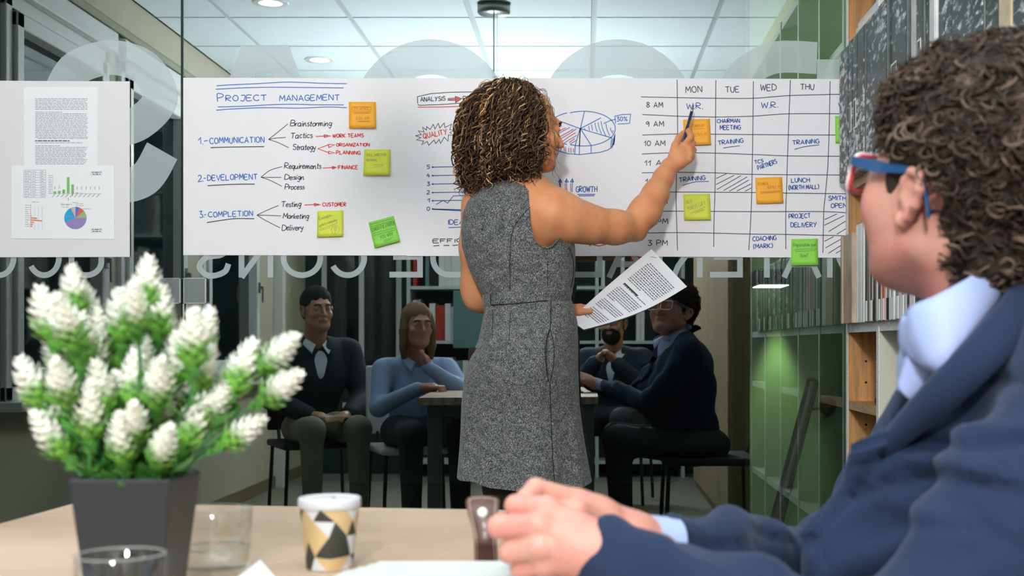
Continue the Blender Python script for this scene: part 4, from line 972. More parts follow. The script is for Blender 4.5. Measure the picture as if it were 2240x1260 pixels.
# ------------------------------------------------------------------ cup, tumblers, notebook, strap, napkin
cupc = P(721, 1240, 1.274); cx, cy = cupc.x, 1.274
cup = empty('paper_cup', (cx, cy, TZ), 'paper cup with white lid and gold, black and white triangle print', 'cup')
cw = mat('cup_white', (.60, .59, .61), .45); cg = mat('cup_gold', (.62, .44, .22), .35, metal=.25); ck = mat('cup_black', (.035, .035, .028), .5)
def cup_side(par, cx, cy, z0, r0, z1, r1, seed=2):
    r = random.Random(seed); NA, NZ = 8, 4; g = {}
    for j in range(NZ+1):
        for i in range(NA):
            g[i, j] = ((i+(.5 if j % 2 else 0)+(r.uniform(-.28, .28)))/NA, (j+(r.uniform(-.25, .25) if 0 < j < NZ else 0))/NZ)
    mb = MB(); pal = [0, 1, 2, 1, 0, 1, 2, 1, 1, 2, 0]
    def tri(a, b, c, mi, n=3):
        if n == 0:
            vs = []
            for u_, v_ in (a, b, c):
                R_ = r0+(r1-r0)*v_; an = 2*PI*u_
                vs.append((cx+R_*math.cos(an), cy+R_*math.sin(an), z0+(z1-z0)*v_))
            mb.add(vs, [(0,1,2)], mi); return
        ab = ((a[0]+b[0])/2, (a[1]+b[1])/2); bc = ((b[0]+c[0])/2, (b[1]+c[1])/2); ca = ((c[0]+a[0])/2, (c[1]+a[1])/2)
        for t in ((a, ab, ca), (ab, b, bc), (ca, bc, c), (ab, bc, ca)): tri(*t, mi, n-1)
    k = 0
    for j in range(NZ):
        for i in range(NA):
            def G(ii, jj):
                u_, v_ = g[ii % NA, jj]; return (u_ + (ii // NA), v_)
            if j % 2 == 0: T_ = ((G(i, j), G(i+1, j), G(i, j+1)), (G(i+1, j), G(i+1, j+1), G(i, j+1)))
            else: T_ = ((G(i, j), G(i+1, j), G(i+1, j+1)), (G(i, j), G(i+1, j+1), G(i, j+1)))
            for t in T_:
                mi = pal[(k*7+j*3+r.randint(0, 1)) % 11]; tri(*t, mi); k += 1
    return mb.build('cup_wall', None, par, True, [cw, cg, ck])
def make_cup(par, cx, cy, seed=2):
    MB().lathe([(0, 0), (.0222, 0), (.0225, .0005), (.0222, .001)], (cx, cy, TZ+.0004), 32).build('cup_base', cw, par, True)
    cup_side(par, cx, cy, TZ+.001, .0228, TZ+.0625, .0295, seed)
    MB().lathe([(0, .0695), (.0225, .0695), (.024, .0688), (.0255, .0700), (.0290, .0706), (.0305, .0700), (.0311, .0688), (.0311, .0612), (.0305, .0604), (.0298, .0606)], (cx, cy, TZ+.001), 48).build('lid', mat('lid_white', (.60, .595, .62), .35), par, True)
    MB().lathe([(0, .0702), (.0022, .0702), (.0022, .069)], (cx+.004, cy, TZ+.001), 12).build('lid_hole', m_black, par)
make_cup(cup, cx, cy, 2)
cp2 = empty('paper_cup', (-.50, .62, TZ), 'second triangle print paper cup, seen only reflected in the glass', 'cup')
make_cup(cp2, -.50, .62, 5)
gm = bpy.data.materials.new('tumbler_glass'); gm.use_nodes = True
nt = gm.node_tree; nt.nodes.clear(); out = nt.nodes.new('ShaderNodeOutputMaterial'); mx = nt.nodes.new('ShaderNodeMixShader'); tr = nt.nodes.new('ShaderNodeBsdfTransparent'); gl = nt.nodes.new('ShaderNodeBsdfGlossy')
gl.inputs['Roughness'].default_value = .03; tr.inputs[0].default_value = (.95, .96, .95, 1); lw_ = nt.nodes.new('ShaderNodeLayerWeight'); lw_.inputs[0].default_value = .42; gq = nt.nodes.new('ShaderNodeNewGeometry'); s1_ = nt.nodes.new('ShaderNodeMath'); s1_.operation = 'SUBTRACT'; s1_.inputs[0].default_value = 1.0; s2_ = nt.nodes.new('ShaderNodeMath'); s2_.operation = 'MULTIPLY'; nt.links.new(gq.outputs['Backfacing'], s1_.inputs[1]); nt.links.new(s1_.outputs[0], s2_.inputs[0]); nt.links.new(lw_.outputs['Fresnel'], s2_.inputs[1])
nt.links.new(s2_.outputs[0], mx.inputs[0]); nt.links.new(tr.outputs[0], mx.inputs[1]); nt.links.new(gl.outputs[0], mx.inputs[2]); nt.links.new(mx.outputs[0], out.inputs[0])
def tumbler(cx, cy, r, h, water, label):
    t = empty('tumbler', (cx, cy, TZ), label, 'glass')
    MB().lathe([(0, .0005), (r*.86, .0005), (r*.9, .003), (r-.0006, h*.5), (r, h-.001), (r-.0008, h), (r-.0016, h-.001), (r-.0022, h*.5), (r*.84, .006), (0, .006)], (cx, cy, TZ), 48).build('glass_body', gm, t, True)
    MB().lathe([(r-.0017, h-.0003), (r-.0008, h+.0004), (r+.0001, h-.0003)], (cx, cy, TZ), 48).build('rim', mat('glass_rim', (.30, .29, .27), .15), t, True)
    if water:
        zz = water
        MB().lathe([(0, zz), (r-.0022, zz), (r-.0022, zz-.001), (r-.0026, zz-.0012)], (cx, cy, TZ), 48).build('water', gm, t, True)
        MB().lathe([(r-.0024, zz-.0008), (r-.0018, zz+.0006), (r-.0016, zz-.0008)], (cx, cy, TZ), 48).build('waterline', mat('waterline_grey', (.30, .32, .28), .15), t, True)
tumbler(-.364, 1.245, .034, .064, .026, 'clear water glass right of the black pot')
tumbler(-.3665, .995, .0345, .060, 0, 'clear empty glass in front of the black pot at the frame bottom')
q = [P(466, 1222, 1.33), P(590, 1290, 1.2), P(478, 1300, 1.2)]
nz = TZ+.0015
pts = [(-.338, 1.31), (-.262, 1.12), (-.330, 1.10)]
v_ = [Vector((x, y_, nz)) for x, y_ in pts] + [Vector((x, y_, nz+.0012)) for x, y_ in pts]
o = mesh_obj('napkin', v_, [(2,1,0),(3,4,5),(0,1,4,3),(1,2,5,4),(2,0,3,5)], m_paper2); tag(o, 'folded white paper corner lying beside the water glass', 'paper')
nb = empty('notebook', (-.14, 1.15, TZ), 'open white paged notebook lying under the clasped hands', 'notebook')
def slab(name, pts, z0, z1, m, par):
    n = len(pts); v = [Vector((x, y_, z0)) for x, y_ in pts] + [Vector((x, y_, z1)) for x, y_ in pts]
    return mesh_obj(name, v, [tuple(range(n))[::-1], tuple(range(n, 2*n))] + [(i, (i+1) % n, n+(i+1) % n, n+i) for i in range(n)], m, par)
m_pg = mat('page_white', (.60, .61, .585), .6)
slab('cover', [(-.262, 1.02), (-.02, 1.02), (-.02, 1.262), (-.225, 1.262)], TZ+.0005, TZ+.003, mat('leather_brown', (.06, .03, .022), .35, coat=.3), nb)
for i, (dx, dy) in enumerate(((-.03, 0), (-.018, .006), (-.008, .012), (0, .016))):
    slab('page', [(-.235+dx, 1.03), (-.03, 1.03), (-.03, 1.237+dy*.8), (-.205+dx, 1.237+dy*.8)], TZ+.0032+i*.0021, TZ+.0050+i*.0021, m_pg, nb)
pl = MB()
for i in range(9):
    z = TZ+.0116; y_ = 1.05+.02*i
    pl.box((-.20, y_, z-.0002), (-.05, y_+.0006, z+.0001))
pl.build('ruled_line', m_txt, nb)
# leather closing strap standing up behind the pages
def strap():
    t = empty('leather_strap', (-.105, 1.285, TZ), 'brown leather strap with pale stitching and round stud standing upright', 'strap')
    cen = [(1063, 1236, 1.266, 25), (1062, 1205, 1.262, 25), (1061, 1186, 1.256, 24.5), (1060, 1165, 1.258, 26), (1057, 1135, 1.262, 31), (1055, 1110, 1.268, 35.5), (1055, 1092, 1.276, 36.5), (1055, 1085, 1.282, 31)]
    L = catmull([Vector((a, b, 0)) for a, b, c, w in cen], 5); D_ = catmull([Vector((c, w, 0)) for a, b, c, w in cen], 5)
    K = 9; vs = []; fs = []
    for side in (0, 1):
        for p, dw in zip(L, D_):
            for k in range(K):
                s_ = -1+2*k/(K-1); dd = dw.x + .0035*s_*s_ + (0.0024 if side else 0)
                pp = P(p.x+dw.y*s_, p.y+ (4*s_*s_ if p.y < 1100 else 0), dw.x); vs.append(Vector((pp.x, dd, max(pp.z, TZ+.002))))
    n = len(L); 
    for j in range(n-1):
        for k in range(K-1):
            a = j*K+k; fs.append((a, a+1, a+K+1, a+K)); b = n*K+a; fs.append((b, b+K, b+K+1, b+1))
    rim = [j*K for j in range(n)] + [(n-1)*K+k for k in range(1, K)] + [j*K+K-1 for j in range(n-2, -1, -1)]
    for a, b in zip(rim, rim[1:]): fs.append((a, a+n*K, b+n*K, b))
    mesh_obj('leather', vs, fs, mat('leather_strap_brown', (.085, .040, .032), .42, coat=.08, noise_amt=.12, noise_scale=60), t, True)
    sts = MB()
    for s_ in (-.78, .78):
        pr_ = None
        for i, (p, dw) in enumerate(zip(L, D_)):
            if p.y < 1092: continue
            pp = P(p.x+dw.y*s_, p.y, dw.x); v = Vector((pp.x, dw.x+.0035*s_*s_-.0004, pp.z))
            if pr_ is not None: sts.tube([pr_, pr_.lerp(v, .82)], .0005, 5)
            pr_ = v
    ar_ = [P(1055+x, y_, 1.2745) - Vector((0, .003, 0)) for x, y_ in ((-28, 1094), (-22, 1089), (0, 1087), (22, 1089), (28, 1094))]
    for a, b in zip(ar_, ar_[1:]): sts.tube([a, b.lerp(a, .1)], .0005, 5)
    sts.build('stitching', mat('stitch_tan', (.45, .30, .24), .6), t)
    c = P(1055.5, 1121, 1.2625)
    MB().ball((c.x, c.y, c.z), (.0050, .0018, .0050), 18).build('stud', mat('stud_pale', (.78, .74, .68), .3), t, True)
strap()
# ------------------------------------------------------------------ people
def skin_mat(name, col, red):
    m = bpy.data.materials.new(name); m.use_nodes = True; nt = m.node_tree; b = nt.nodes['Principled BSDF']
    tc = nt.nodes.new('ShaderNodeTexCoord'); n = nt.nodes.new('ShaderNodeTexNoise'); n.inputs['Scale'].default_value = 28; n.inputs['Detail'].default_value = 3
    r = nt.nodes.new('ShaderNodeValToRGB'); r.color_ramp.elements[0].position = .35; r.color_ramp.elements[1].position = .68
    r.color_ramp.elements[0].color = (*col, 1); r.color_ramp.elements[1].color = (*red, 1)
    nt.links.new(tc.outputs['Object'], n.inputs[0]); nt.links.new(n.outputs['Fac'], r.inputs[0]); nt.links.new(r.outputs[0], b.inputs['Base Color'])
    n2 = nt.nodes.new('ShaderNodeTexNoise'); n2.inputs['Scale'].default_value = 700; bp = nt.nodes.new('ShaderNodeBump'); bp.inputs['Strength'].default_value = .12; bp.inputs['Distance'].default_value = .001
    nt.links.new(tc.outputs['Object'], n2.inputs[0]); nt.links.new(n2.outputs['Fac'], bp.inputs['Height']); nt.links.new(bp.outputs[0], b.inputs['Normal'])
    b.inputs['Roughness'].default_value = .46; b.inputs['Specular IOR Level'].default_value = .35
    b.inputs['Subsurface Weight'].default_value = .12; b.inputs['Subsurface Radius'].default_value = (.01, .004, .002); b.inputs['Subsurface Scale'].default_value = .5
    return m
skin_w = skin_mat('skin_tanned', (.76, .33, .155), (.72, .27, .125))
skin_m = skin_mat('skin_fair', (.54, .275, .215), (.55, .215, .18))
skin_d = skin_mat('skin_olive', (.50, .27, .17), (.46, .23, .15))

def head_sdf(p, female=False, ears=True, neck=None):
    d = s_ell(p, (0, -.014, .036), (.074, .095, .083))
    d = smin(d, s_ell(p, (0, .030, -.030), (.058, .060, .086)), .03)
    d = smin(d, s_ell(p, (0, .048, -.083), (.040, .036, .030)), .03)
    for s in (-1, 1):
        d = smin(d, s_cap(p, (s*.052, .0, -.055), (s*.022, .058, -.098), .016, .014), .025)
        d = smin(d, s_ell(p, (s*.040, .062, -.030), (.022, .020, .020)), .02)
    d = smin(d, s_cap(p, (-.030, .084, .022), (.030, .084, .022), .010, .010), .018)
    for s in (-1, 1):
        d = smax(d, -s_ell(p, (s*.031, .104, .002), (.018, .016, .012)), .012)
        d = smin(d, s_ell(p, (s*.031, .079, .002), (.014, .0135, .0125)), .003)
    d = smin(d, s_cap(p, (0, .092, .006), (0, .112, -.034), .007, .0105), .010)
    for s in (-1, 1): d = smin(d, s_ell(p, (s*.011, .102, -.037), (.008, .009, .007)), .006)
    d = smin(d, s_cap(p, (-.017, .089, -.0595), (.017, .089, -.0595), .0055, .0055), .006)
    d = smin(d, s_cap(p, (-.014, .089, -.069), (.014, .089, -.069), .006, .006), .006)
    d = smax(d, -s_cap(p, (-.020, .099, -.0640), (.020, .099, -.0640), .0022, .0022), .003)
    d = smin(d, s_ell(p, (0, .078, -.096), (.020, .017, .017)), .015)
    if ears:
        for s in (-1, 1):
            ring = [(s*.074, .010, -.012), (s*.079, .011, .008), (s*.083, .002, .020), (s*.087, -.012, .020), (s*.089, -.019, .006), (s*.086, -.016, -.012), (s*.080, -.006, -.026), (s*.076, .004, -.034), (s*.074, .009, -.030)]
            e = s_path(p, ring, [.0042, .0045, .0045, .0048, .0046, .0044, .0046, .0062, .005], .004)
            e = smin(e, s_ell(p, (s*.078, -.003, -.004), (.0055, .014, .022)), .004)
            e = smax(e, -s_ell(p, (s*.087, .000, -.006), (.006, .0075, .011)), .004)
            e = smin(e, s_ell(p, (s*.0765, .009, -.008), (.005, .004, .006)), .003)
            d = smin(d, e, .006)
    nk = neck or ((0, -.018, -.06), (0, -.055, -.20), .056, .060)
    d = smin(d, s_cap(p, nk[0], nk[1], nk[2]*(.85 if female else 1), nk[3]*(.85 if female else 1)), .022)
    return d
def head_mesh(res, female=False, ears=True, neck=None, lo=(-.11, -.15, -.23), hi=(.11, .135, .13)):
    return surf(lambda p: head_sdf(p, female, ears, neck), lo, hi, res)
def frame(f_yaw, pitch=0.0, roll=0.0):
    """columns: right, forward, up. yaw 0 looks along +Y, positive turns to -X"""
    return (Matrix.Rotation(f_yaw, 3, 'Z') @ Matrix.Rotation(pitch, 3, 'X') @ Matrix.Rotation(roll, 3, 'Y'))
def place(vs, R, H, s=1.0):
    Rn = np.array([[R[i][j] for j in range(3)] for i in range(3)])
    return (np.asarray(vs)*s) @ Rn.T + np.array(H)
def hair_strands(name, paths, rads, cols, m, parent, n=4):
    """many locks joined in one mesh; numpy tubes"""
    V = []; Fs = []; Cc = []; base_ = 0
    for pts, r, c in zip(paths, rads, cols):
        pts = np.asarray(pts); K = len(pts)
        t = np.gradient(pts, axis=0); t /= (np.linalg.norm(t, axis=1, keepdims=True)+1e-9)
        ref = np.array([.3, .5, .8]); u = np.cross(t, ref); u /= (np.linalg.norm(u, axis=1, keepdims=True)+1e-9); w = np.cross(t, u)
        rr_ = r*np.clip(np.minimum(np.linspace(.9, 1.3, K), np.linspace(K*.35, .25, K)), .2, 1)
        for k in range(n):
            a = 2*PI*k/n
            V.append(pts + (u*math.cos(a)+w*math.sin(a))*rr_[:, None])
        # ring index = k*K + i
        i = np.arange(K-1)
        for k in range(n):
            k2 = (k+1) % n; Fs.append(np.stack([base_+k*K+i, base_+k*K+i+1, base_+k2*K+i+1, base_+k2*K+i], 1))
        Cc.append(np.tile(np.array([*c, 1.0]), (K*n, 1))); base_ += K*n
    o = surf_obj(name, [(np.concatenate(V), np.concatenate(Fs))], m, parent)
    set_col(o.data, np.concatenate(Cc)); return o
m_hair = attr_mat('hair', .38, spec=.45)
m_hair.node_tree.nodes['Principled BSDF'].inputs['Specular IOR Level'].default_value = .35

# ================= the standing woman
DW = 3.32; MW = F_PX/DW
def WX(px): return (px-VPX)/MW
def WZ(py): return CAM_Z-(py-VPY)/MW
R_w = frame(math.radians(-62), math.radians(-2))
H_w = Vector(P(1150, 282, 3.345))
def T_(pts, rs): return pts, rs
def body_w(p):
    d = s_ell(p, (WX(1135), 3.325, WZ(500)), (.128, .092, .15))
    d = smin(d, s_cap(p, (WX(1148), 3.325, WZ(640)), (WX(1135), 3.325, WZ(520)), .055, .075), .04)
    d = smin(d, s_cap(p, (WX(1150), 3.33, WZ(740)), (WX(1148), 3.325, WZ(640)), .060, .055), .04)
    d = smin(d, s_cap(p, (WX(1125), 3.325, WZ(440)), (H_w.x-.02, 3.335, WZ(360)), .06, .046), .05)
    # right arm
    d = smin(d, s_cap(p, (WX(1128), 3.31, WZ(437)), P(1205, 458, 3.27), .055, .056), .05)
    d = smin(d, s_path(p, [P(1206, 470, 3.255), P(1245, 480, 3.275), P(1290, 491, 3.30), P(1345, 497, 3.34), P(1384, 497, 3.38)], [.060, .055, .0455, .041, .039], .03), .03)
    d = smin(d, s_ell(p, P(1194, 484, 3.262), (.046, .042, .058)), .02)
    d = smin(d, s_ell(p, P(1398, 513, 3.385), (.016, .020, .015)), .015)
    d = smin(d, s_path(p, [P(1386, 492, 3.38), P(1412, 462, 3.40), P(1434, 424, 3.43), P(1452, 388, 3.455), P(1464, 366, 3.475)], [.040, .0405, .0335, .0255, .022], .02), .008)
    # left arm, forearm crossing in front of the belly
    d = smin(d, s_path(p, [P(1050, 450, 3.36), P(1045, 540, 3.38), P(1043, 625, 3.42), P(1047, 648, 3.43)], [.05, .047, .041, .038], .02), .02)
    d = smin(d, s_path(p, [P(1047, 648, 3.43), P(1110, 676, 3.49), P(1190, 690, 3.53), P(1245, 684, 3.52)], [.040, .036, .028, .022], .02), .02)
    return d
def legs_w(p):
    d = None
    for pts in ([P(1095, 780, 3.32), P(1110, 1060, 3.325), P(1118, 1300, 3.35), (P(1118, 1300, 3.35).x, 3.38, .10)], [P(1185, 780, 3.32), P(1182, 1060, 3.33), P(1190, 1300, 3.35), (P(1190, 1300, 3.35).x, 3.37, .10)]):
        e = s_path(p, pts, [.085, .060, .050, .032], .03); d = e if d is None else smin(d, e, .01)
        e = s_cap(p, (pts[-1][0], 3.38, .06), (pts[-1][0], 3.50, .03), .030, .024); d = smin(d, e, .03)
    return d
def hand_w(p):
    wr = P(1464, 366, 3.475)
    mc = [P(1499, 318, 3.492), P(1507, 327, 3.488), P(1510, 338, 3.482), P(1506, 349, 3.480)]
    d = None
    for i, m_ in enumerate(mc):
        e = s_path(p, [wr.lerp(m_, .0), wr.lerp(m_, .55), m_], [.018, .0145, .0105 if i else .011], .01); d = e if d is None else smin(d, e, .010)
    d = smin(d, s_ell(p, P(1484, 345, 3.482), (.022, .014, .026)), .012)
    d = smin(d, s_cap(p, P(1452, 388, 3.455), wr, .0255, .021), .015)
    f = [([mc[0], P(1511, 300, 3.500), P(1507, 287, 3.516), P(1498, 293, 3.533)], [.0105, .0092, .0086, .0072]),
         ([mc[1], P(1515, 313, 3.512), P(1511, 303, 3.530), P(1500, 302, 3.545)], [.0105, .0090, .0082, .0072]),
         ([mc[2], P(1517, 328, 3.512), P(1510, 322, 3.535), P(1500, 318, 3.545)], [.0100, .0086, .0078, .0070]),
         ([mc[3], P(1513, 345, 3.505), P(1506, 338, 3.528), P(1497, 334, 3.535)], [.0092, .0078, .0070, .0064]),
         ([P(1472, 345, 3.478), P(1478, 318, 3.490), P(1485, 302, 3.512), P(1495, 291, 3.530)], [.0145, .0118, .0098, .0082])]
    for a, r in f: d = smin(d, s_path(p, a, r, .003), .0045)
    for m_ in mc: d = smin(d, s_ell(p, (m_.x, m_.y-.002, m_.z), (.009, .009, .009)), .006)
    return d
def hand_w2(p):
    w_ = P(1236, 686, 3.52)
    d = s_path(p, [P(1215, 688, 3.53), w_, P(1262, 681, 3.50)], [.025, .022, .021], .01)
    d = smin(d, s_path(p, [P(1252, 678, 3.495), P(1268, 682, 3.478), P(1291, 681, 3.470)], [.0135, .0105, .0078], .004), .01)
    for i, (a, b, c) in enumerate((((1270, 672, 3.50), (1284, 674, 3.505), (1294, 682, 3.50)), ((1272, 682, 3.51), (1288, 686, 3.512), (1298, 692, 3.505)), ((1270, 691, 3.52), (1284, 697, 3.52), (1292, 702, 3.51)), ((1264, 698, 3.52), (1276, 705, 3.52), (1284, 709, 3.512)))):
        d = smin(d, s_path(p, [P(1258, 680+5*i, 3.51), P(*a), P(*b), P(*c)], [.011, .0095, .0088, .0072], .003), .004)
    return d
parts = []
lo = (WX(990), 3.18, WZ(770)); hi = (P(1480, 400, 3.5).x, 3.60, WZ(330))
parts.append(surf(body_w, lo, hi, .0055))
c = P(1485, 335, 3.49); parts.append(surf(hand_w, (c.x-.06, 3.43, c.z-.075), (c.x+.055, 3.57, c.z+.075), .0019))
c = P(1262, 688, 3.5); parts.append(surf(hand_w2, (c.x-.07, 3.44, c.z-.05), (c.x+.06, 3.57, c.z+.045), .0022))
hv, hf = head_mesh(.0035, True, True, ((0, -.015, -.05), (-.0, -.04, -.14), .052, .054)); parts.append((place(hv, R_w, H_w, .93), hf))
woman = surf_obj('person', parts, skin_w)
tag(woman, 'standing person with curly brown hair in a sleeveless grey tweed dress, pointing at the timetable', 'person')
# tights and shoes
surf_obj('tights', [surf(legs_w, (WX(1010), 3.2, .0), (WX(1270), 3.56, WZ(760)), .009)], mat('tights_brown_black', (.022, .013, .012), .5), woman)
sh = MB()
for x in (P(1118, 1300, 3.35).x, P(1190, 1300, 3.35).x):
    sh.ball((x, 3.47, .034), (.042, .085, .030), 14); sh.tube([(x, 3.38, .0), (x, 3.375, .055)], [.010, .03], 10)
sh.build('shoes', m_black, woman, True)

# dress: lofted rings following the outline
ROWS = [(402,1072,1160,.070),(414,1050,1185,.088),(426,1036,1200,.098),(445,1022,1216,.106),(467,1013,1232,.111),(508,1009,1252,.113),(540,1011,1258,.113),(580,1023,1259,.108),(620,1041,1256,.100),(650,1058,1248,.096),
        (682,1060,1259,.102),(707,1055,1263,.110),(745,1047,1265,.121),(778,1031,1265,.128),(809,1020,1265,.130),(834,1015,1266,.130),(885,1010,1268,.128),(940,1008,1275,.130),(977,1006,1281,.132),(1010,1003,1287,.134),(1044,1000,1293,.136),(1068,998,1298,.137)]
RY = [r[0] for r in ROWS]
def dress_pt(a, py, off=0.0):
    l = float(np.interp(py, RY, [r[1] for r in ROWS])); r = float(np.interp(py, RY, [r[2] for r in ROWS])); dp = float(np.interp(py, RY, [r[3] for r in ROWS]))
    cx_ = WX((l+r)/2); hw = (r-l)/2/MW
    ca, sa = math.cos(a), math.sin(a)
    e = .86
    x = math.copysign(abs(ca)**e, ca); y = math.copysign(abs(sa)**e, sa)
    t = max(0, (py-760)/300)
    px_ = cx_ + (hw+off)*x; dy = (dp+off)*y
    seat_b = .020*math.exp(-((py-800)/70)**2)*max(0, sa)**2
    fold = t*(.010*math.sin(5*a+.8) + .007*math.sin(9*a+2.0)*t) * (1 if sa > .1 else .4) * min(1, abs(sa)*2)
    # creases over the seat and lower back
    cr = 0
    if sa > 0:
        pxx = VPX + px_*MW
        def line(x0, y0, x1, y1, w, amp):
            vx, vy = x1-x0, y1-y0; L2 = vx*vx+vy*vy; tt = max(0, min(1, ((pxx-x0)*vx+(py-y0)*vy)/L2)); dd = math.hypot(pxx-x0-tt*vx, py-y0-tt*vy)
            return amp*math.exp(-(dd/w)**2)*math.sin(PI*min(1, max(0, .08+tt*.84)))
        cr = line(1070, 750, 1175, 722, 9, .005) + line(1085, 772, 1190, 722, 6, -.005) + line(1060, 790, 1150, 748, 10, .004) + line(1090, 742, 1130, 730, 6, -.005) + line(1200, 690, 1232, 668, 6, -.004) \
           + line(1040, 600, 1120, 590, 8, -.003) + line(1150, 600, 1240, 575, 8, -.003) + line(1080, 520, 1085, 640, 7, -.0022) + line(1203, 728, 1207, 825, 6, -.011) + line(1212, 725, 1216, 830, 5, .004) \
           + line(1180, 560, 1250, 530, 10, -.004) + line(1060, 560, 1100, 610, 8, -.003) + line(1100, 680, 1100, 740, 6, -.003) + line(1235, 880, 1260, 1050, 8, -.006) + line(1215, 900, 1225, 1050, 7, .005) + line(1050, 900, 1040, 1040, 12, -.005)
    dy2 = dy + seat_b + fold + cr
    return Vector((px_, DW-dy2, WZ(py)))
def hem_py(a):
    x = math.cos(a); pxx = 1146+148*x
    return float(np.interp(pxx, [1000, 1050, 1062, 1085, 1144, 1245, 1294], [1043, 1046, 1050, 1056, 1062, 1065, 1052])) if math.sin(a) > -.1 else 1046
NA, NR = 220, 300
vs = []; 
for j in range(NR+1):
    for i in range(NA):
        a = 2*PI*i/NA; py = 403 + (hem_py(a)-403)*(j/NR)
        vs.append(dress_pt(a, py))
def inpoly(x, y, poly):
    c_ = False; j = len(poly)-1
    for i in range(len(poly)):
        if (poly[i][1] > y) != (poly[j][1] > y) and x < (poly[j][0]-poly[i][0])*(y-poly[i][1])/(poly[j][1]-poly[i][1])+poly[i][0]: c_ = not c_
        j = i
    return c_
ARM = [(1184,398),(1170,420),(1162,445),(1158,470),(1160,495),(1166,518),(1177,534),(1193,542),(1208,538),(1222,524),(1236,516),(1262,519),(1320,525),(1320,398)]
fs = []
for j in range(NR):
    for i in range(NA):
        i2 = (i+1) % NA; q = (j*NA+i, j*NA+i2, (j+1)*NA+i2, (j+1)*NA+i)
        c_ = (vs[q[0]]+vs[q[2]])/2; m_ = F_PX/c_.y; pxx = VPX+c_.x*m_; pyy = VPY-(c_.z-CAM_Z)*m_
        if c_.y < 3.36 and inpoly(pxx, pyy, ARM): continue
        if c_.y >= 3.36 and ((1190 < pxx and pyy < 520) or (pxx < 1062 and pyy < 540 and c_.y < 3.5)): continue
        fs.append(q)
def tweed():
    m = bpy.data.materials.new('grey_tweed'); m.use_nodes = True; nt = m.node_tree; b = nt.nodes['Principled BSDF']
    tc = nt.nodes.new('ShaderNodeTexCoord'); mp = nt.nodes.new('ShaderNodeMapping'); mp.inputs['Scale'].default_value = (1.5, 1.5, .8)
    v = nt.nodes.new('ShaderNodeTexWhiteNoise'); v.noise_dimensions = '3D'
    sn = nt.nodes.new('ShaderNodeVectorMath'); sn.operation = 'SNAP'; sn.inputs[1].default_value = (.0016, .0016, .0016)
    n = nt.nodes.new('ShaderNodeTexNoise'); n.inputs['Scale'].default_value = 420; n.inputs['Detail'].default_value = 3
    n2 = nt.nodes.new('ShaderNodeTexNoise'); n2.inputs['Scale'].default_value = 60
    ad = nt.nodes.new('ShaderNodeMath'); ad.operation = 'MULTIPLY_ADD'; ad.inputs[1].default_value = .42
    ad2 = nt.nodes.new('ShaderNodeMath'); ad2.operation = 'MULTIPLY_ADD'; ad2.inputs[1].default_value = .25
    r = nt.nodes.new('ShaderNodeValToRGB'); r.color_ramp.elements[0].position = .40; r.color_ramp.elements[0].color = (.012, .014, .015, 1)
    r.color_ramp.elements[1].position = .98; r.color_ramp.elements[1].color = (.42, .40, .37, 1)
    e = r.color_ramp.elements.new(.62); e.color = (.065, .07, .072, 1); e = r.color_ramp.elements.new(.80); e.color = (.16, .16, .16, 1)
    nt.links.new(tc.outputs['Object'], mp.inputs[0]); nt.links.new(mp.outputs[0], sn.inputs[0]); nt.links.new(sn.outputs[0], v.inputs[0])
    nt.links.new(mp.outputs[0], n.inputs[0]); nt.links.new(tc.outputs['Object'], n2.inputs[0])
    nt.links.new(v.outputs['Value'], ad.inputs[0]); nt.links.new(n.outputs['Fac'], ad.inputs[2]); nt.links.new(n2.outputs['Fac'], ad2.inputs[0]); nt.links.new(ad.outputs[0], ad2.inputs[2])
    sb = nt.nodes.new('ShaderNodeMath'); sb.operation = 'SUBTRACT'; sb.inputs[1].default_value = .14; nt.links.new(ad2.outputs[0], sb.inputs[0])
    nt.links.new(sb.outputs[0], r.inputs[0]); nt.links.new(r.outputs[0], b.inputs['Base Color'])
    bp = nt.nodes.new('ShaderNodeBump'); bp.inputs['Strength'].default_value = .5; bp.inputs['Distance'].default_value = .001
    nt.links.new(n.outputs['Fac'], bp.inputs['Height']); nt.links.new(bp.outputs[0], b.inputs['Normal']); b.inputs['Roughness'].default_value = .9; b.inputs['Specular IOR Level'].default_value = .15
    b.inputs['Sheen Weight'].default_value = .12
    return m
m_tweed = tweed(); m_seam = mat('seam_dark', (.010, .012, .013), .9)
used = sorted({i for f in fs for i in f}); mp_ = {v: k for k, v in enumerate(used)}
dress = mesh_obj('dress', [vs[i] for i in used], [tuple(mp_[i] for i in f) for f in fs], m_tweed, woman, True)
def on_dress(px, py, off):
    """point of the dress back seen near pixel px, py"""
    best = None
    l = float(np.interp(py, RY, [r[1] for r in ROWS])); r = float(np.interp(py, RY, [r[2] for r in ROWS]))
    u_ = max(-.999, min(.999, (px-(l+r)/2)/((r-l)/2))); x = math.copysign(abs(u_)**(1/.86), u_)
    a = math.acos(x); return dress_pt(a, py, off)
def seam(pts, r=.0011, off=.0006):
    pts = catmull([Vector((a, b, 0)) for a, b in pts], 8)
    return MB().tube([on_dress(p.x, p.y, off) for p in pts], r, 5).build('seam', m_seam, dress)
seam([(1207, 645), (1207, 700), (1205, 722)]); seam([(1206, 832), (1207, 880), (1210, 960), (1216, 1058)])
seam([(1122, 688), (1120, 745)], .0007); seam([(1083, 680), (1084, 740)], .0007)
seam([(1170, 455), (1148, 480), (1128, 510), (1122, 560), (1121, 640)], .0008); seam([(1200, 560), (1200, 632)], .0008)
seam([(1205, 722), (1199, 745), (1197, 780), (1203, 832)], .0014); seam([(1206, 722), (1213, 750), (1214, 790), (1207, 832)], .0012)
seam([(1245, 545), (1254, 575), (1253, 610), (1246, 640)], .0014)
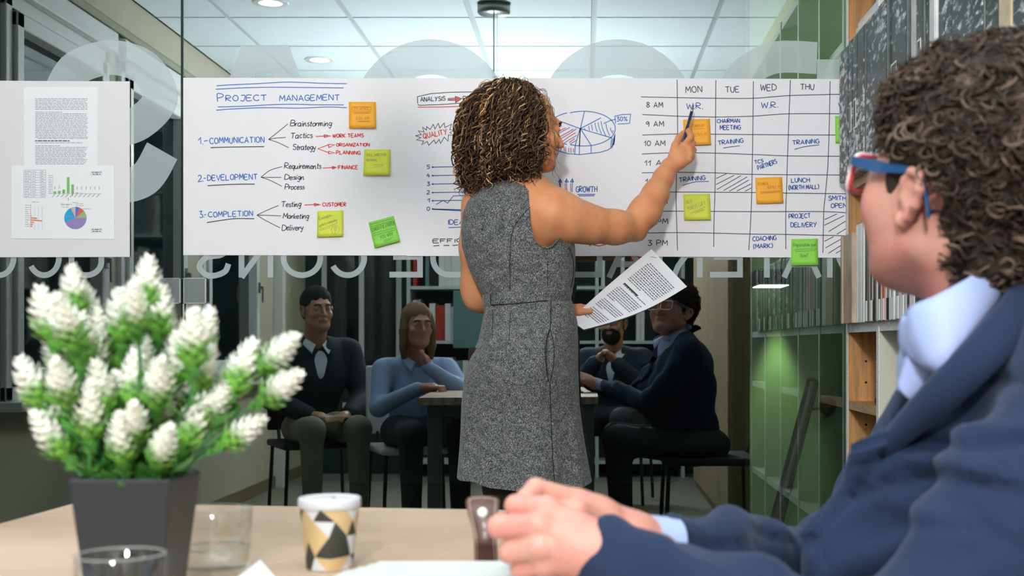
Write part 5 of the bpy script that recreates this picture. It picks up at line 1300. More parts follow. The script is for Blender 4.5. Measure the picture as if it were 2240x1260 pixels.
# armhole piping
ah = [p for p in ARM[1:-2]]
pts = catmull([Vector((a, b, 0)) for a, b in ah], 6)
def ray_on_dress(px, py):
    # dress surface along the sight line
    best = None
    for k in range(3, 118):
        a = PI*k/120
        q_ = dress_pt(a, py); m_ = F_PX/q_.y; e = abs(VPX+q_.x*m_-px)
        if best is None or e < best[0]: best = (e, q_)
    q_ = best[1]; m_ = F_PX/q_.y
    return P(px, py, q_.y-.001)
MB().tube([ray_on_dress(p.x, p.y) for p in pts], .0022, 6).build('armhole_piping', m_tweed, dress, True)
# belt panel
bv = []; bf = []; K = 60
for k in range(K+1):
    a = PI*(.045+.91*k/K); 
    x = math.cos(a); pxx = 1153+95*x
    top = float(np.interp(pxx, [1058, 1082, 1130, 1200, 1248], [647, 645, 641, 634, 631])); bot = float(np.interp(pxx, [1058, 1082, 1130, 1200, 1248], [672, 670, 668, 660, 657]))
    for t in range(5):
        py = top+(bot-top)*t/4; bv.append(dress_pt(a, py, .0035 if 0 < t < 4 else .0008))
for k in range(K):
    for t in range(4): b_ = k*5+t; bf.append((b_, b_+1, b_+6, b_+5))
mesh_obj('belt', bv, bf, m_tweed, dress, True)
seam([(1080, 646), (1081, 669)], .0012, .004); seam([(1082, 669), (1130, 667), (1200, 660)], .0009, .003)

# hair: one lock mesh over a dark inner volume
Hc = Vector((WX(1112), 3.325, WZ(268)))
def hair_core(p):
    d = s_ell(p, (Hc.x, 3.325, WZ(262)), (.098, .100, .100))
    d = smin(d, s_ell(p, (Hc.x-.012, 3.315, WZ(340)), (.105, .092, .105)), .05)
    # face opening
    f = R_w @ Vector((0, 1, 0)); fc = H_w + f*.075 - Vector((0, 0, .03))
    d = smax(d, -s_ell(p, (fc.x+.008, fc.y-.005, fc.z-.01), (.050, .06, .075)), .02)
    return d
core = surf_obj('hair_volume', [surf(hair_core, (Hc.x-.15, 3.17, WZ(460)), (Hc.x+.15, 3.47, WZ(150)), .006)], mat('hair_dark', (.018, .009, .006), .7), woman)
rh = random.Random(11); paths = []; rads = []; cols = []
fx, fy = (R_w @ Vector((0, 1, 0))).x, (R_w @ Vector((0, 1, 0))).y
def curl_path(ctrl, amp, per, N, ph, r):
    L = catmull([Vector(c) for c in ctrl], 10); P_ = np.array([tuple(v) for v in L]); seg = np.linalg.norm(np.diff(P_, axis=0), axis=1); s = np.concatenate([[0], np.cumsum(seg)]); tot = s[-1]
    ss = np.linspace(0, tot, N); Q = np.stack([np.interp(ss, s, P_[:, k]) for k in range(3)], 1)
    t = np.gradient(Q, axis=0); t /= np.linalg.norm(t, axis=1, keepdims=True)+1e-9
    u_ = np.cross(t, [.31, .77, .2]); u_ /= np.linalg.norm(u_, axis=1, keepdims=True)+1e-9; w_ = np.cross(t, u_)
    a = ph + 2*PI*ss/per*(1+.12*np.sin(ss*60+ph)); am = amp*np.clip(ss/tot*2.6, .12, 1)
    return Q + (u_*np.cos(a)[:, None] + w_*np.sin(a)[:, None])*am[:, None]
for i in range(1450):
    th = rh.uniform(0, 2*PI); hx, hy = math.cos(th), math.sin(th)
    el = math.asin(rh.uniform(.0, 1.0)) if rh.random() < .8 else rh.uniform(-.3, .3)
    face = hx*fx+hy*fy
    if face > .62 and el < 1.0: continue
    if hy > .55 and rh.random() < .6: continue
    ce, se = math.cos(el), math.sin(el)
    s = rh.uniform(.72, 1.0)
    ry_ = .118 if hy < 0 else .07
    rx_ = .136 if hx < 0 else .112
    def pt(rad, z): return (Hc.x+hx*rx_*rad, 3.322+hy*ry_*rad, WZ(262)+z)
    root = (Hc.x+hx*ce*.082, 3.325+hy*ce*.082, WZ(262)+se*.088)
    up = (Hc.x+hx*(ce*.095+.012)*s**.5, 3.325+hy*(ce*.095+.012)*s**.5, WZ(262)+se*.103*(.93+.1*s)+.002)
    if face > .45 and hx > 0: el = max(el, .2)
    endz = -.165-rh.uniform(-.055, .022) + (.05*max(0, face) if hx > 0 else 0) - (.012 if hx < 0 else 0)
    if hy < -.5 : endz += .012*math.cos(hx*4)
    shrink = .86 if rh.random() < .4 else 1.0
    ctrl = [root, up, pt(.86*s+.05, .035), pt(1.0*s, -.035), pt(1.03*s, -.095), pt(.98*s*shrink, endz)]
    cut = rh.random()
    if face > .25 and hx > .25: ctrl = ctrl[:4] if rh.random() < .8 else ctrl
    if cut < .28: ctrl = ctrl[:5]
    amp = rh.uniform(.0045, .0125); per = rh.uniform(.032, .070)
    paths.append(curl_path(ctrl, amp, per, 54, rh.uniform(0, 6.28), 1)); rads.append(rh.choice([.0009, .0012, .0016, .0021]))
    q = rh.random(); k = rh.uniform(.75, 1.25)
    c0 = (.035, .016, .009) if q < .36 else (.085, .038, .018) if q < .72 else (.20, .10, .045) if q < .93 else (.50, .30, .15)
    if hx < -.2 and q > .6: c0 = tuple(min(1, v*1.5) for v in c0)
    cols.append(tuple(v*k for v in c0))
# loose wisps round the outline
for i in range(120):
    th = rh.uniform(0, PI); hx = math.cos(th)*rh.choice([-1, 1]); z = rh.uniform(-.12, .10)
    zz = max(-.12, min(.095, z)); b0 = Vector((Hc.x+hx*.095*math.sqrt(max(.05, 1-(max(0, zz)/.105)**2)), 3.32+rh.uniform(-.06, .02), WZ(262)+zz)); o_ = Vector((hx, rh.uniform(-.3, .2), rh.uniform(-.2, .5) if z > .05 else rh.uniform(-.7, .1))).normalized()
    if hx > 0 and z < .0 and rh.random() < .6: continue
    ctrl = [b0, b0+o_*.02, b0+o_*.034+Vector((0, 0, -.015)), b0+o_*.042+Vector((0, 0, -.05))]
    paths.append(curl_path(ctrl, .0035, .04, 30, rh.uniform(0, 6), 1)); rads.append(.0006); cols.append((.10, .05, .025))
hair_strands('hair', paths, rads, cols, m_hair, woman, 4)['kind'] = 'stuff'
# pen and paper she holds
a_, b_ = P(1517.5, 229, 3.560), P(1494, 312, 3.505)
pen = empty('pen', tuple(b_), 'dark blue pen with silver tip held in the standing person\'s raised hand', 'pen')
ax = (a_-b_)
MB().tube([b_, b_+ax*.10, b_+ax*.80], [.0040, .0046, .0048], 14).build('barrel', mat('pen_navy', (.012, .045, .09), .3, coat=.4), pen, True)
MB().tube([b_+ax*.80, b_+ax*.86, b_+ax*.97, a_], [.0046, .0040, .0022, .0009], 14).build('tip', m_metal, pen, True)
MB().tube([b_-ax*.05, b_], [.0022, .0022], 10).build('push_button', m_metal, pen, True)
MB().box((-.0012, -.0008, .012), (.0012, .0008, .045))
cl = MB().tube([b_+ax*.02+Vector((-.004, -.004, 0)), b_+ax*.42+Vector((-.0045, -.0045, 0))], .0009, 6).build('clip', m_metal, pen)
QC = {'A': P(1425, 545, 3.47), 'B': P(1503, 627, 3.49), 'C': P(1277, 721, 3.475), 'D': P(1246, 700, 3.485)}
def sheet_at(u_, v_, o_=0.0):
    """u along the short top edge A>B, v down the page A>D"""
    p = (QC['A']*(1-u_)+QC['B']*u_)*(1-v_)+(QC['D']*(1-u_)+QC['C']*u_)*v_
    bow = math.sin(PI*v_)
    n = Vector((-.35, 0, -.62))
    return p + Vector((.010, -.018, -.012))*bow*u_ + Vector((-.004, -.016, .0))*bow*(1-u_) + Vector((0, -o_, 0))
N = 14; vs = [sheet_at(i/N, j/N) for j in range(N+1) for i in range(N+1)]; vs += [v+Vector((0, .0004, 0)) for v in vs]
fs = []; K = (N+1)**2
for j in range(N):
    for i in range(N): a = j*(N+1)+i; fs += [(a, a+1, a+N+2, a+N+1), (K+a, K+a+N+1, K+a+N+2, K+a+1)]
hp = mesh_obj('printed_sheet', vs, fs, m_paper2, None, True); tag(hp, 'printed white sheet held low in the standing person\'s left hand', 'printed page')
sts = []; r_ = random.Random(9)
for i in range(36):
    v_ = .10+.022*i
    if i in (12, 13, 15, 23, 29): continue
    u0, u1 = .17, .90-(r_.uniform(.1, .5) if i in (11, 22, 28, 35) else 0)
    x = u0 + (.03 if i in (0, 14, 16, 24, 30) else 0)
    while x < u1: l = r_.uniform(.02, .07); sts.append([(x, v_), (min(x+l, u1), v_)]); x += l+.012
mb = MB()
for s in sts: ribbon2d(mb, [Vector((a, b, 0)) for a, b in s], .0085)
mesh_obj('print_text', [sheet_at(v.x, v.y, .0006) for v in mb.v], mb.f, m_txt2, hp)
mb = MB(); ribbon2d(mb, [Vector((.2, .10+.022*14-.012, 0)), Vector((.62, .10+.022*14-.012, 0))], .014)
mesh_obj('print_heading', [sheet_at(v.x, v.y, .0008) for v in mb.v], mb.f, m_black, hp)
mb = MB(); ribbon2d(mb, [Vector((.10, .055, 0)), Vector((.19, .022, 0))], .006)
mesh_obj('staple', [sheet_at(v.x, v.y, .001) for v in mb.v], mb.f, m_metal, hp)

# ================= the seated man in front
H_m = Vector((.397, 1.32, 1.118)); R_m = frame(math.radians(35), math.radians(19))
def LM(x, y, z): return H_m + R_m @ Vector((x, y, z))
inv = R_m.transposed()
nb_ = inv @ (Vector((.445, 1.345, .965)) - H_m)
def man_head(p):
    q = [p[0]/1.12, p[1], p[2]/.97]
    d = head_sdf(q, False, True, ((0, -.022, -.055), (nb_[0]/1.12, nb_[1], nb_[2]), .056, .062))
    for s in (-1, 1): d = smin(d, s_ell(p, (s*.043, .040, -.012), (.030, .050, .060)), .03)
    return d
hv, hf = surf(man_head, (-.13, -.17, -.26), (.13, .135, .13), .0024)
parts = [(place(hv, R_m, H_m, 1.0), hf)]
def hand_near(p):
    wr = P(1340, 1222, 1.095)
    mc = [P(1196, 1112, 1.110), P(1180, 1150, 1.095), P(1182, 1196, 1.092), P(1196, 1234, 1.098)]
    pip = [P(1128, 1106, 1.118), P(1092, 1152, 1.108), P(1118, 1207, 1.106), P(1140, 1246, 1.112)]
    dip = [P(1136, 1104, 1.148), P(1096, 1146, 1.138), P(1124, 1196, 1.136), P(1146, 1236, 1.138)]
    tip = [P(1170, 1100, 1.162), P(1128, 1134, 1.158), P(1150, 1180, 1.158), P(1170, 1220, 1.158)]
    rr_ = [.0094, .0103, .0104, .0092]; d = None
    for m_ in mc:
        e = s_path(p, [wr, wr.lerp(m_, .5), m_], [.023, .0155, .0100], .012); d = e if d is None else smin(d, e, .006)
    d = smin(d, s_cap(p, P(1430, 1240, 1.10), wr, .030, .025), .02)
    for m_ in mc: d = smin(d, s_ell(p, m_-Vector((0, .002, 0)), (.0115, .0105, .0108)), .006)
    f = None
    for m_, a, b, c, r in zip(mc, pip, dip, tip, rr_):
        e = s_path(p, [m_, a, b, c], [r*1.12, r, r*.92, r*.8], .003); f = e if f is None else smin(f, e, .0008)
    d = smin(d, f, .003)
    return d
def hand_far(p):
    wr = P(1368, 1183, 1.185)
    mc = [P(1262, 1100, 1.165), P(1250, 1118, 1.185), P(1245, 1140, 1.200)]
    d = None
    for m_ in mc:
        e = s_path(p, [wr, wr.lerp(m_, .5), m_], [.024, .018, .0115], .012); d = e if d is None else smin(d, e, .012)
    d = smin(d, s_cap(p, P(1440, 1190, 1.20), wr, .022, .021), .02)
    d = smin(d, s_path(p, [mc[0], P(1172, 1070, 1.150), P(1152, 1092, 1.135), P(1160, 1118, 1.128)], [.0125, .0098, .0096, .0088], .003), .006)
    d = smin(d, s_path(p, [mc[1], P(1180, 1092, 1.172), P(1160, 1112, 1.160), P(1170, 1140, 1.150)], [.0115, .0096, .0090, .008], .003), .004)
    d = smin(d, s_path(p, [mc[2], P(1190, 1128, 1.190), P(1165, 1140, 1.180), P(1175, 1160, 1.168)], [.0110, .0092, .0086, .008], .003), .004)
    d = smin(d, s_path(p, [P(1320, 1150, 1.160), P(1262, 1120, 1.135), P(1208, 1116, 1.130)], [.0145, .0110, .0092], .004), .012)
    d = smin(d, s_ell(p, P(1285, 1136, 1.172), (.026, .020, .022)), .012)
    return d
def hands(p): return smin(hand_near(p), hand_far(p), .001)
c = P(1230, 1170, 1.13)
parts.append(surf(hands, (c.x-.085, 1.055, TZ+.0125), (c.x+.115, 1.245, c.z+.075), .0019))
# hidden trunk
parts.append(surf(lambda p: smin(s_cap(p, (.46, 1.345, .55), (.445, 1.34, .93), .10, .075), s_cap(p, (.445, 1.18, .93), (.445, 1.50, .93), .045, .045), .04), (.3, 1.1, .42), (.6, 1.58, 1.02), .015))
man = surf_obj('person', parts, skin_m)
tag(man, 'seated person with dark curly hair, glasses and navy jacket, hands clasped on the table', 'person')
# jacket
def jacket_sdf(p):
    q = [p[0], p[1], p[2]]
    w1 = .0045*np.sin(38*q[2]+26*q[0]+5*np.sin(9*q[0]+7*q[1])) + .003*np.sin(60*q[0]-34*q[2]+4*np.sin(14*q[1]))
    d = s_ell(q, (.455, 1.33, .84), (.140, .185, .17))
    d = smin(d, s_ell(q, (.425, 1.33, .70), (.150, .175, .19)), .05)
    d = smin(d, s_cap(q, (.47, 1.33, .52), (.455, 1.33, .75), .15, .13), .05)
    d = smin(d, s_cap(q, (.455, 1.30, .985), (.47, 1.18, .945), .050, .068), .035)
    d = smin(d, s_cap(q, (.455, 1.39, .985), (.46, 1.50, .94), .050, .062), .035)
    sh_ = (.475, 1.165, .925); elb = (.255, 1.005, .70); wr = P(1338, 1243, 1.095)
    d = smin(d, s_path(q, [sh_, (.375, 1.09, .825), elb], [.080, .070, .058], .03), .035)
    fo = s_path(q, [elb, (.13, 1.03, .742), (wr.x, wr.y, wr.z)], [.058, .047, .0385], .03)
    fo = fo + .0035*np.sin(95*q[0]+30*q[2]+3*np.sin(30*q[1]))
    d = smin(d, fo, .02)
    elb2 = (.275, 1.47, .70); wr2 = P(1475, 1192, 1.21)
    d = smin(d, s_path(q, [(.455, 1.50, .92), (.39, 1.52, .82), elb2], [.068, .056, .050], .03), .035)
    fo2 = s_path(q, [elb2, (.16, 1.33, .745), (wr2.x+.006, wr2.y+.006, wr2.z)], [.046, .036, .031], .03)
    d = smin(d, fo2 + .003*np.sin(85*q[0]+30*q[2]), .02)
    # open front falling forward, and a deep fold under the arm
    d = smin(d, s_path(q, [(.335, 1.27, .885), (.275, 1.25, .84), (.235, 1.24, .775), (.225, 1.24, .70)], [.02, .022, .022, .02], .02), .035)
    d = smin(d, s_ell(q, (.315, 1.27, .77), (.075, .08, .085)), .03)
    d = d + w1*np.clip((1.0-q[2])*6, 0, 1)
    # big sleeve creases radiating from the armpit
    ax_, az_ = .335, .80
    ang = np.arctan2(q[2]-az_, q[0]-ax_); rad = np.sqrt((q[0]-ax_)**2+(q[2]-az_)**2)
    d = d - .008*np.exp(-((rad-.13)/.09)**2)*np.sin(7*ang+1.2)*(q[1] < 1.22)
    PXX = VPX + F_PX*q[0]/q[1]; PYY = VPY - F_PX*(q[2]-CAM_Z)/q[1]; nearm = (q[1] < 1.34)
    def crease(pts, w, amp):
        best = None
        for (xa, ya), (xb, yb) in zip(pts, pts[1:]):
            vx, vy = xb-xa, yb-ya; t = np.clip(((PXX-xa)*vx+(PYY-ya)*vy)/(vx*vx+vy*vy), 0, 1); dd = np.hypot(PXX-xa-t*vx, PYY-ya-t*vy); best = dd if best is None else np.minimum(best, dd)
        return amp*np.exp(-(best/w)**2)*nearm
    d = d + crease([(1963,949),(2005,878),(2068,838),(2156,833),(2260,840)], 17, .011) - crease([(1985,965),(2030,938),(2090,930),(2260,935)], 20, .007)
    d = d + crease([(1990,978),(2045,976),(2134,984),(2260,972)], 13, .007) - crease([(1970,1000),(2045,1005),(2134,1026),(2260,1046)], 15, .006)
    d = d + crease([(1868,1090),(1934,1060),(2068,1044),(2156,1062),(2260,1085)], 13, .008) + crease([(1948,945),(1943,984),(1912,1024),(1859,1091),(1783,1180)], 11, .009)
    d = d + crease([(1828,1051),(1800,1060),(1739,1091),(1712,1140)], 9, .007) + crease([(1734,1250),(1745,1200),(1765,1184),(1790,1190),(1801,1233)], 8, .007) - crease([(1770,1240),(1772,1205)], 9, .006)
    d = d + crease([(1640,1160),(1690,1180),(1740,1185)], 9, .006) + crease([(1480,1185),(1560,1200),(1650,1190)], 10, .005) + crease([(1900,1180),(2000,1150),(2120,1160),(2240,1200)], 16, .006)
    # neck opening
    d = smax(d, -s_cap(q, (.43, 1.33, .93), (.405, 1.325, 1.12), .064, .085), .012)
    return d
jk = surf(jacket_sdf, (-.03, .93, .42), (.66, 1.63, 1.10), .0066)
def navy():
    m = mat('navy_wool', (.011, .021, .052), .85, spec=.2, noise_amt=.10, noise_scale=500, bump=.25, bump_scale=900); m.node_tree.nodes['Principled BSDF'].inputs['Sheen Weight'].default_value = .14
    m.node_tree.nodes['Principled BSDF'].inputs['Sheen Roughness'].default_value = .5; m.node_tree.nodes['Principled BSDF'].inputs['Sheen Tint'].default_value = (.45, .5, .7, 1); return m
m_navy = navy()
jacket = surf_obj('jacket', [jk], m_navy, man)
def strip3(name, A, B, m, par, th=.004, n=8, bulge=None):
    """cloth band between two 3D polylines with thickness"""
    A = catmull(A, n); B = catmull(B, n); K = 7; N = min(len(A), len(B)); vs = []; fs = []
    nrm = [(A[min(i+1, N-1)]-A[max(i-1, 0)]).cross(B[i]-A[i]).normalized() for i in range(N)]
    for side in (0, 1):
        for i in range(N):
            for k in range(K):
                t = k/(K-1); b = (bulge or 0)*math.sin(PI*t); vs.append(A[i].lerp(B[i], t) + nrm[i]*(b + (th*math.sqrt(max(.05, 1-(2*t-1)**4)) if side else 0)))
    o = N*K
    for i in range(N-1):
        for k in range(K-1):
            a = i*K+k; fs += [(a, a+1, a+K+1, a+K), (o+a, o+a+K, o+a+K+1, o+a+1)]
    rim = [i*K for i in range(N)] + [(N-1)*K+k for k in range(1, K)] + [i*K+K-1 for i in range(N-2, -1, -1)] + list(range(K-2, 0, -1))
    for a, b in zip(rim, rim[1:]+rim[:1]): fs.append((a, b, o+b, o+a))
    return mesh_obj(name, vs, fs, m, par, True)
m_shirt = mat('shirt_pale_blue', (.33, .40, .66), .7, bump=.1, bump_scale=600)
shirt = surf_obj('shirt', [surf(lambda p: smin(s_cap(p, (.44, 1.34, .60), (.425, 1.335, .94), .115, .095), s_cap(p, (.425, 1.335, .94), (.43, 1.345, .985), .080, .068), .03), (.28, 1.18, .46), (.58, 1.50, 1.07), .008)], m_shirt, man)
# near collar wing, stand at the nape, far wing, placket
strip3('collar', [P(2212, 556, 1.40), P(2178, 568, 1.30), P(2120, 606, 1.235), P(2050, 645, 1.215), P(1998, 668, 1.235), P(1984, 690, 1.255)],
       [P(2232, 600, 1.41), P(2200, 640, 1.285), P(2150, 706, 1.215), P(2096, 770, 1.19), P(2052, 812, 1.195), P(2020, 812, 1.225)], m_shirt, shirt, .003, 8, .004)
strip3('collar', [P(1985, 690, 1.262), P(1978, 690, 1.29), P(1990, 672, 1.33), P(2030, 650, 1.40)], [P(2008, 800, 1.235), P(1978, 780, 1.29), P(1985, 745, 1.35), P(2030, 700, 1.42)], m_shirt, shirt, .003, 8, .003)
strip3('placket', [P(2000, 720, 1.255), P(1985, 770, 1.26), P(1962, 840, 1.27)], [P(2060, 760, 1.235), P(2050, 820, 1.24), P(2000, 880, 1.26)], m_shirt, shirt, .003, 8, .004)
# jacket collar/lapel: a folded band along the opening
strip3('lapel', [P(2262, 566, 1.40), P(2232, 590, 1.30), P(2188, 655, 1.225), P(2110, 745, 1.19), P(2030, 830, 1.20), P(1965, 905, 1.225), P(1905, 985, 1.25)],
       [P(2330, 600, 1.40), P(2310, 650, 1.28), P(2262, 720, 1.195), P(2190, 800, 1.165), P(2105, 880, 1.175), P(2020, 945, 1.205), P(1938, 1010, 1.235)], m_navy, jacket, .004, 8, .006)
strip3('pocket_welt', [P(1860, 972, 1.215), P(1890, 958, 1.205), P(1940, 942, 1.195)], [P(1852, 1000, 1.212), P(1890, 990, 1.20), P(1938, 975, 1.19)], m_navy, jacket, .003, 6, .002)
# shirt cuffs at the wrists
wr2 = P(1430, 1189, 1.20); w0 = P(1358, 1180, 1.185)
MB().tube([w0, w0.lerp(wr2, .45), wr2, wr2+(wr2-w0)*.6], [.0250, .0260, .0265, .0265], 28, caps=False).build('cuff', m_shirt, shirt, True)
wr1 = P(1345, 1243, 1.095)
# trousers and shoes
def trousers(p):
    d = s_ell(p, (.50, 1.33, .50), (.17, .18, .10))
    for s in (-1, 1):
        d = smin(d, s_path(p, [(.48, 1.33+s*.09, .50), (.14, 1.33+s*.11, .53), (.16, 1.33+s*.11, .12)], [.085, .065, .05], .04), .04)
    return d
m_trs = mat('trousers_dark', (.03, .035, .045), .8)
surf_obj('trousers', [surf(trousers, (.03, 1.08, .05), (.72, 1.58, .66), .014)], m_trs, man)
sh = MB()
for s in (-1, 1): sh.ball((.10, 1.33+s*.11, .045), (.13, .048, .044), 14)
sh.build('shoes', m_black, man, True)
# glasses
gls = empty('glasses', tuple(LM(0, .1, 0)), 'blue armed glasses with red and white rim worn by the seated curly haired person', 'glasses')
m_gb = mat('glasses_blue', (.015, .07, .19), .25, coat=.5); m_gr = mat('glasses_red', (.50, .05, .06), .3, coat=.4); m_gw = mat('glasses_pink_white', (.80, .60, .62), .35)
def rrect(cx_, cz, w, h, r, n=6):
    pts = []
    for qx, qz, a0 in ((1, 1, 0), (-1, 1, 90), (-1, -1, 180), (1, -1, 270)):
        for k in range(n+1):
            a = math.radians(a0+90*k/n); pts.append((cx_+qx*(w/2-r)+r*math.cos(a), cz+qz*(h/2-r)+r*math.sin(a)))
    return pts
for s in (-1, 1):
    ring = rrect(s*.038, -.004, .055, .038, .010)
    pts = [LM(x, .112-1.6*x*x, z) for x, z in ring]; MB().tube(pts+[pts[0]], .0024, 8, caps=False).build('rim', m_gr, gls, True)
    pts = [LM(x, .1165-1.6*x*x, z) for x, z in rrect(s*.036, -.004, .059, .042, .012)]; MB().tube(pts+[pts[0]], .0022, 8, caps=False).build('rim_front', m_gw, gls, True)
    lens = [LM(x, .112-1.6*x*x, z) for x, z in ring]
    mesh_obj('lens', lens, [tuple(range(len(lens)))], gm, gls)
    arm = catmull([LM(s*.0680, .109, .010), LM(s*.078, .095, .011), LM(s*.089, .045, .014), LM(s*.0945, .002, .020), LM(s*.0975, -.020, .012), LM(s*.094, -.034, -.018)], 6)
    mb = MB(); n_ = len(arm); vs = []; up = R_m @ Vector((0, 0, 1)); rt = R_m @ Vector((1, 0, 0))
    for i, p in enumerate(arm):
        t = i/(n_-1); h = .0062 if t < .12 else (.0075-.004*abs(t-.3)/.4 if t < .6 else .0032); w = .0016
        if .30 < t < .42: h += .0015
        for a_, b_ in ((-1, -1), (1, -1), (1, 1), (-1, 1)): vs.append(p + up*h*b_*.75 + rt*w*a_)
    fs = [(0, 1, 2, 3)] + [(i*4+k, i*4+(k+1) % 4, (i+1)*4+(k+1) % 4, (i+1)*4+k) for i in range(n_-1) for k in range(4)] + [((n_-1)*4+3, (n_-1)*4+2, (n_-1)*4+1, (n_-1)*4)]
    mesh_obj('temple_arm', vs, fs, m_gb, gls)
MB().tube([LM(-.010, .115, .004), LM(0, .117, .007), LM(.010, .115, .004)], .0022, 8).build('bridge', m_gr, gls, True)
# man's hair
def mcap(p):
    d = s_ell(p, (0, -.022, .060), (.103, .112, .108))
    d = smin(d, s_ell(p, (0, -.065, -.030), (.068, .045, .062)), .03)
    d = smin(d, s_ell(p, (-.006, .046, .084), (.088, .050, .050)), .025)
    # keep the face and the ears clear
    d = smax(d, -s_ell(p, (0, .135, -.045), (.125, .098, .105)), .012)
    for s in (-1, 1): d = smax(d, -s_ell(p, (s*.098, -.002, -.022), (.036, .040, .048)), .006)
    for s in (-1, 1): d = smin(d, s_ell(p, (s*.078, .034, .012), (.009, .013, .026)), .010)
    d = d + .004*np.sin(55*p[0]+3*np.sin(40*p[2]))*np.sin(60*p[2]+2*np.sin(50*p[1]))*np.sin(52*p[1]+.7)
    return d
cv_, cf_ = surf(mcap, (-.13, -.16, -.13), (.13, .12, .17), .0045)
surf_obj('hair_volume', [(place(cv_, R_m, H_m), cf_)], mat('hair_brown_dark', (.022, .014, .010), .8), man)
rh = random.Random(5); paths = []; rads = []; cols = []
cen = np.array([0, -.02, .03])
idx = [rh.randrange(len(cv_)) for _ in range(3300)]
Rn = np.array([[R_m[i][j] for j in range(3)] for i in range(3)])
for k_ in idx:
    b0 = cv_[k_]; nrm_ = b0-cen; nrm_ = nrm_/np.linalg.norm(nrm_)
    if b0[1] > .045 and b0[2] < .035 and abs(b0[0]) < .066: continue
    if abs(b0[0]) > .05 and -.045 < b0[1] < .052 and -.07 < b0[2] < .022 and rh.random() < .93: continue
    if abs(b0[0]) > .055 and -.03 < b0[1] < .12 and .000 < b0[2] < .036: continue
    t1 = np.cross(nrm_, [rh.uniform(-1, 1), rh.uniform(-1, 1), rh.uniform(-1, 1)]); t1 /= np.linalg.norm(t1); t2 = np.cross(nrm_, t1)
    R0 = rh.uniform(.0055, .0125); turns = rh.uniform(.8, 1.7); n = 18; a = np.linspace(0, turns*2*PI, n); lift = rh.uniform(.000, .012); slide = rh.uniform(.004, .016)
    small_ = b0[2] < -.0 
    if small_: R0 *= .7; lift *= .4; slide *= .6
    fr = np.linspace(0, 1, n)[:, None]
    pth = b0 - nrm_*.003 + t1*(R0*np.cos(a)[:, None]-R0) + (nrm_*.55+t2*.85)*(R0*np.sin(a)[:, None]) + (t2*slide*.6 + nrm_*lift + np.array([0, 0, -.003]))*fr
    paths.append(pth @ Rn.T + np.array(H_m)); rads.append(rh.choice([.0007, .0010, .0014, .0019]))
    q = rh.random(); c0 = (.024, .015, .011) if q < .48 else (.055, .034, .024) if q < .84 else (.13, .085, .062); cols.append(c0)
hair_strands('hair', paths, rads, cols, attr_mat('hair_man', .55, spec=.3), man, 4)['kind'] = 'stuff'
m_eye = mat('eye_white', (.75, .73, .70), .2); m_iris = mat('iris_brown', (.05, .025, .012), .2); m_lip = mat('lips', (.50, .17, .13), .5); m_brow = mat('brow_dark', (.02, .013, .01), .8)
def face_bits(par, R, H, s=1.0, lips=(.50, .17, .13)):
    def L(x, y, z): return H + (R @ Vector((x, y, z)))*s
    for k in (-1, 1):
        c = L(k*.031, .0835, .002); MB().ball(tuple(c), .0092*s, 12).build('eye', m_eye, par, True)
        c = L(k*.031, .0905, .002); MB().ball(tuple(c), .0042*s, 10).build('iris', m_iris, par, True)
        MB().tube(catmull([L(k*.014, .098, .018), L(k*.030, .096, .024), L(k*.047, .084, .018)], 4), [.0032]*9, 6).build('eyebrow', m_brow, par, True)
    MB().tube(catmull([L(-.022, .088, -.064), L(-.008, .0965, -.0615), L(.008, .0965, -.0615), L(.022, .088, -.064)], 3), .0036*s, 6).build('lips', m_lip, par, True)
face_bits(man, R_m, H_m); face_bits(woman, R_w, H_w, .93)

# chair of the seated man
def chair(loc, yaw, m_seat, label, shell=False):
    t = empty('chair', (0, 0, 0), label, 'chair')
    def ch_(name, o): 
        return o
    s = MB(); s.box((-.22, -.21, .42), (.22, .22, .455), bev=.012); a = s.build('seat', m_seat, t, False)
    s = MB(); s.box((-.21, -.25, .50), (.21, -.225, .86), bev=.010); b = s.build('backrest', m_seat, t, False)
    for x, y_ in ((-.19, -.19), (.19, -.19), (-.19, .19), (.19, .19)): MB().tube([(x*1.1, y_*1.1, .012), (x, y_, .419)], .010, 8).build('leg', m_black, t)
    for x in (-.15, .15): MB().tube([(x, -.20, .445), (x, -.238, .52)], .010, 8).build('back_bracket', m_black, t)
    t.location = loc; t.rotation_euler = (0, 0, yaw); return t
chair((.56, 1.33, 0), math.radians(90), mat('chair_black', (.012, .014, .014), .6), 'black chair carrying the seated person in the navy jacket')

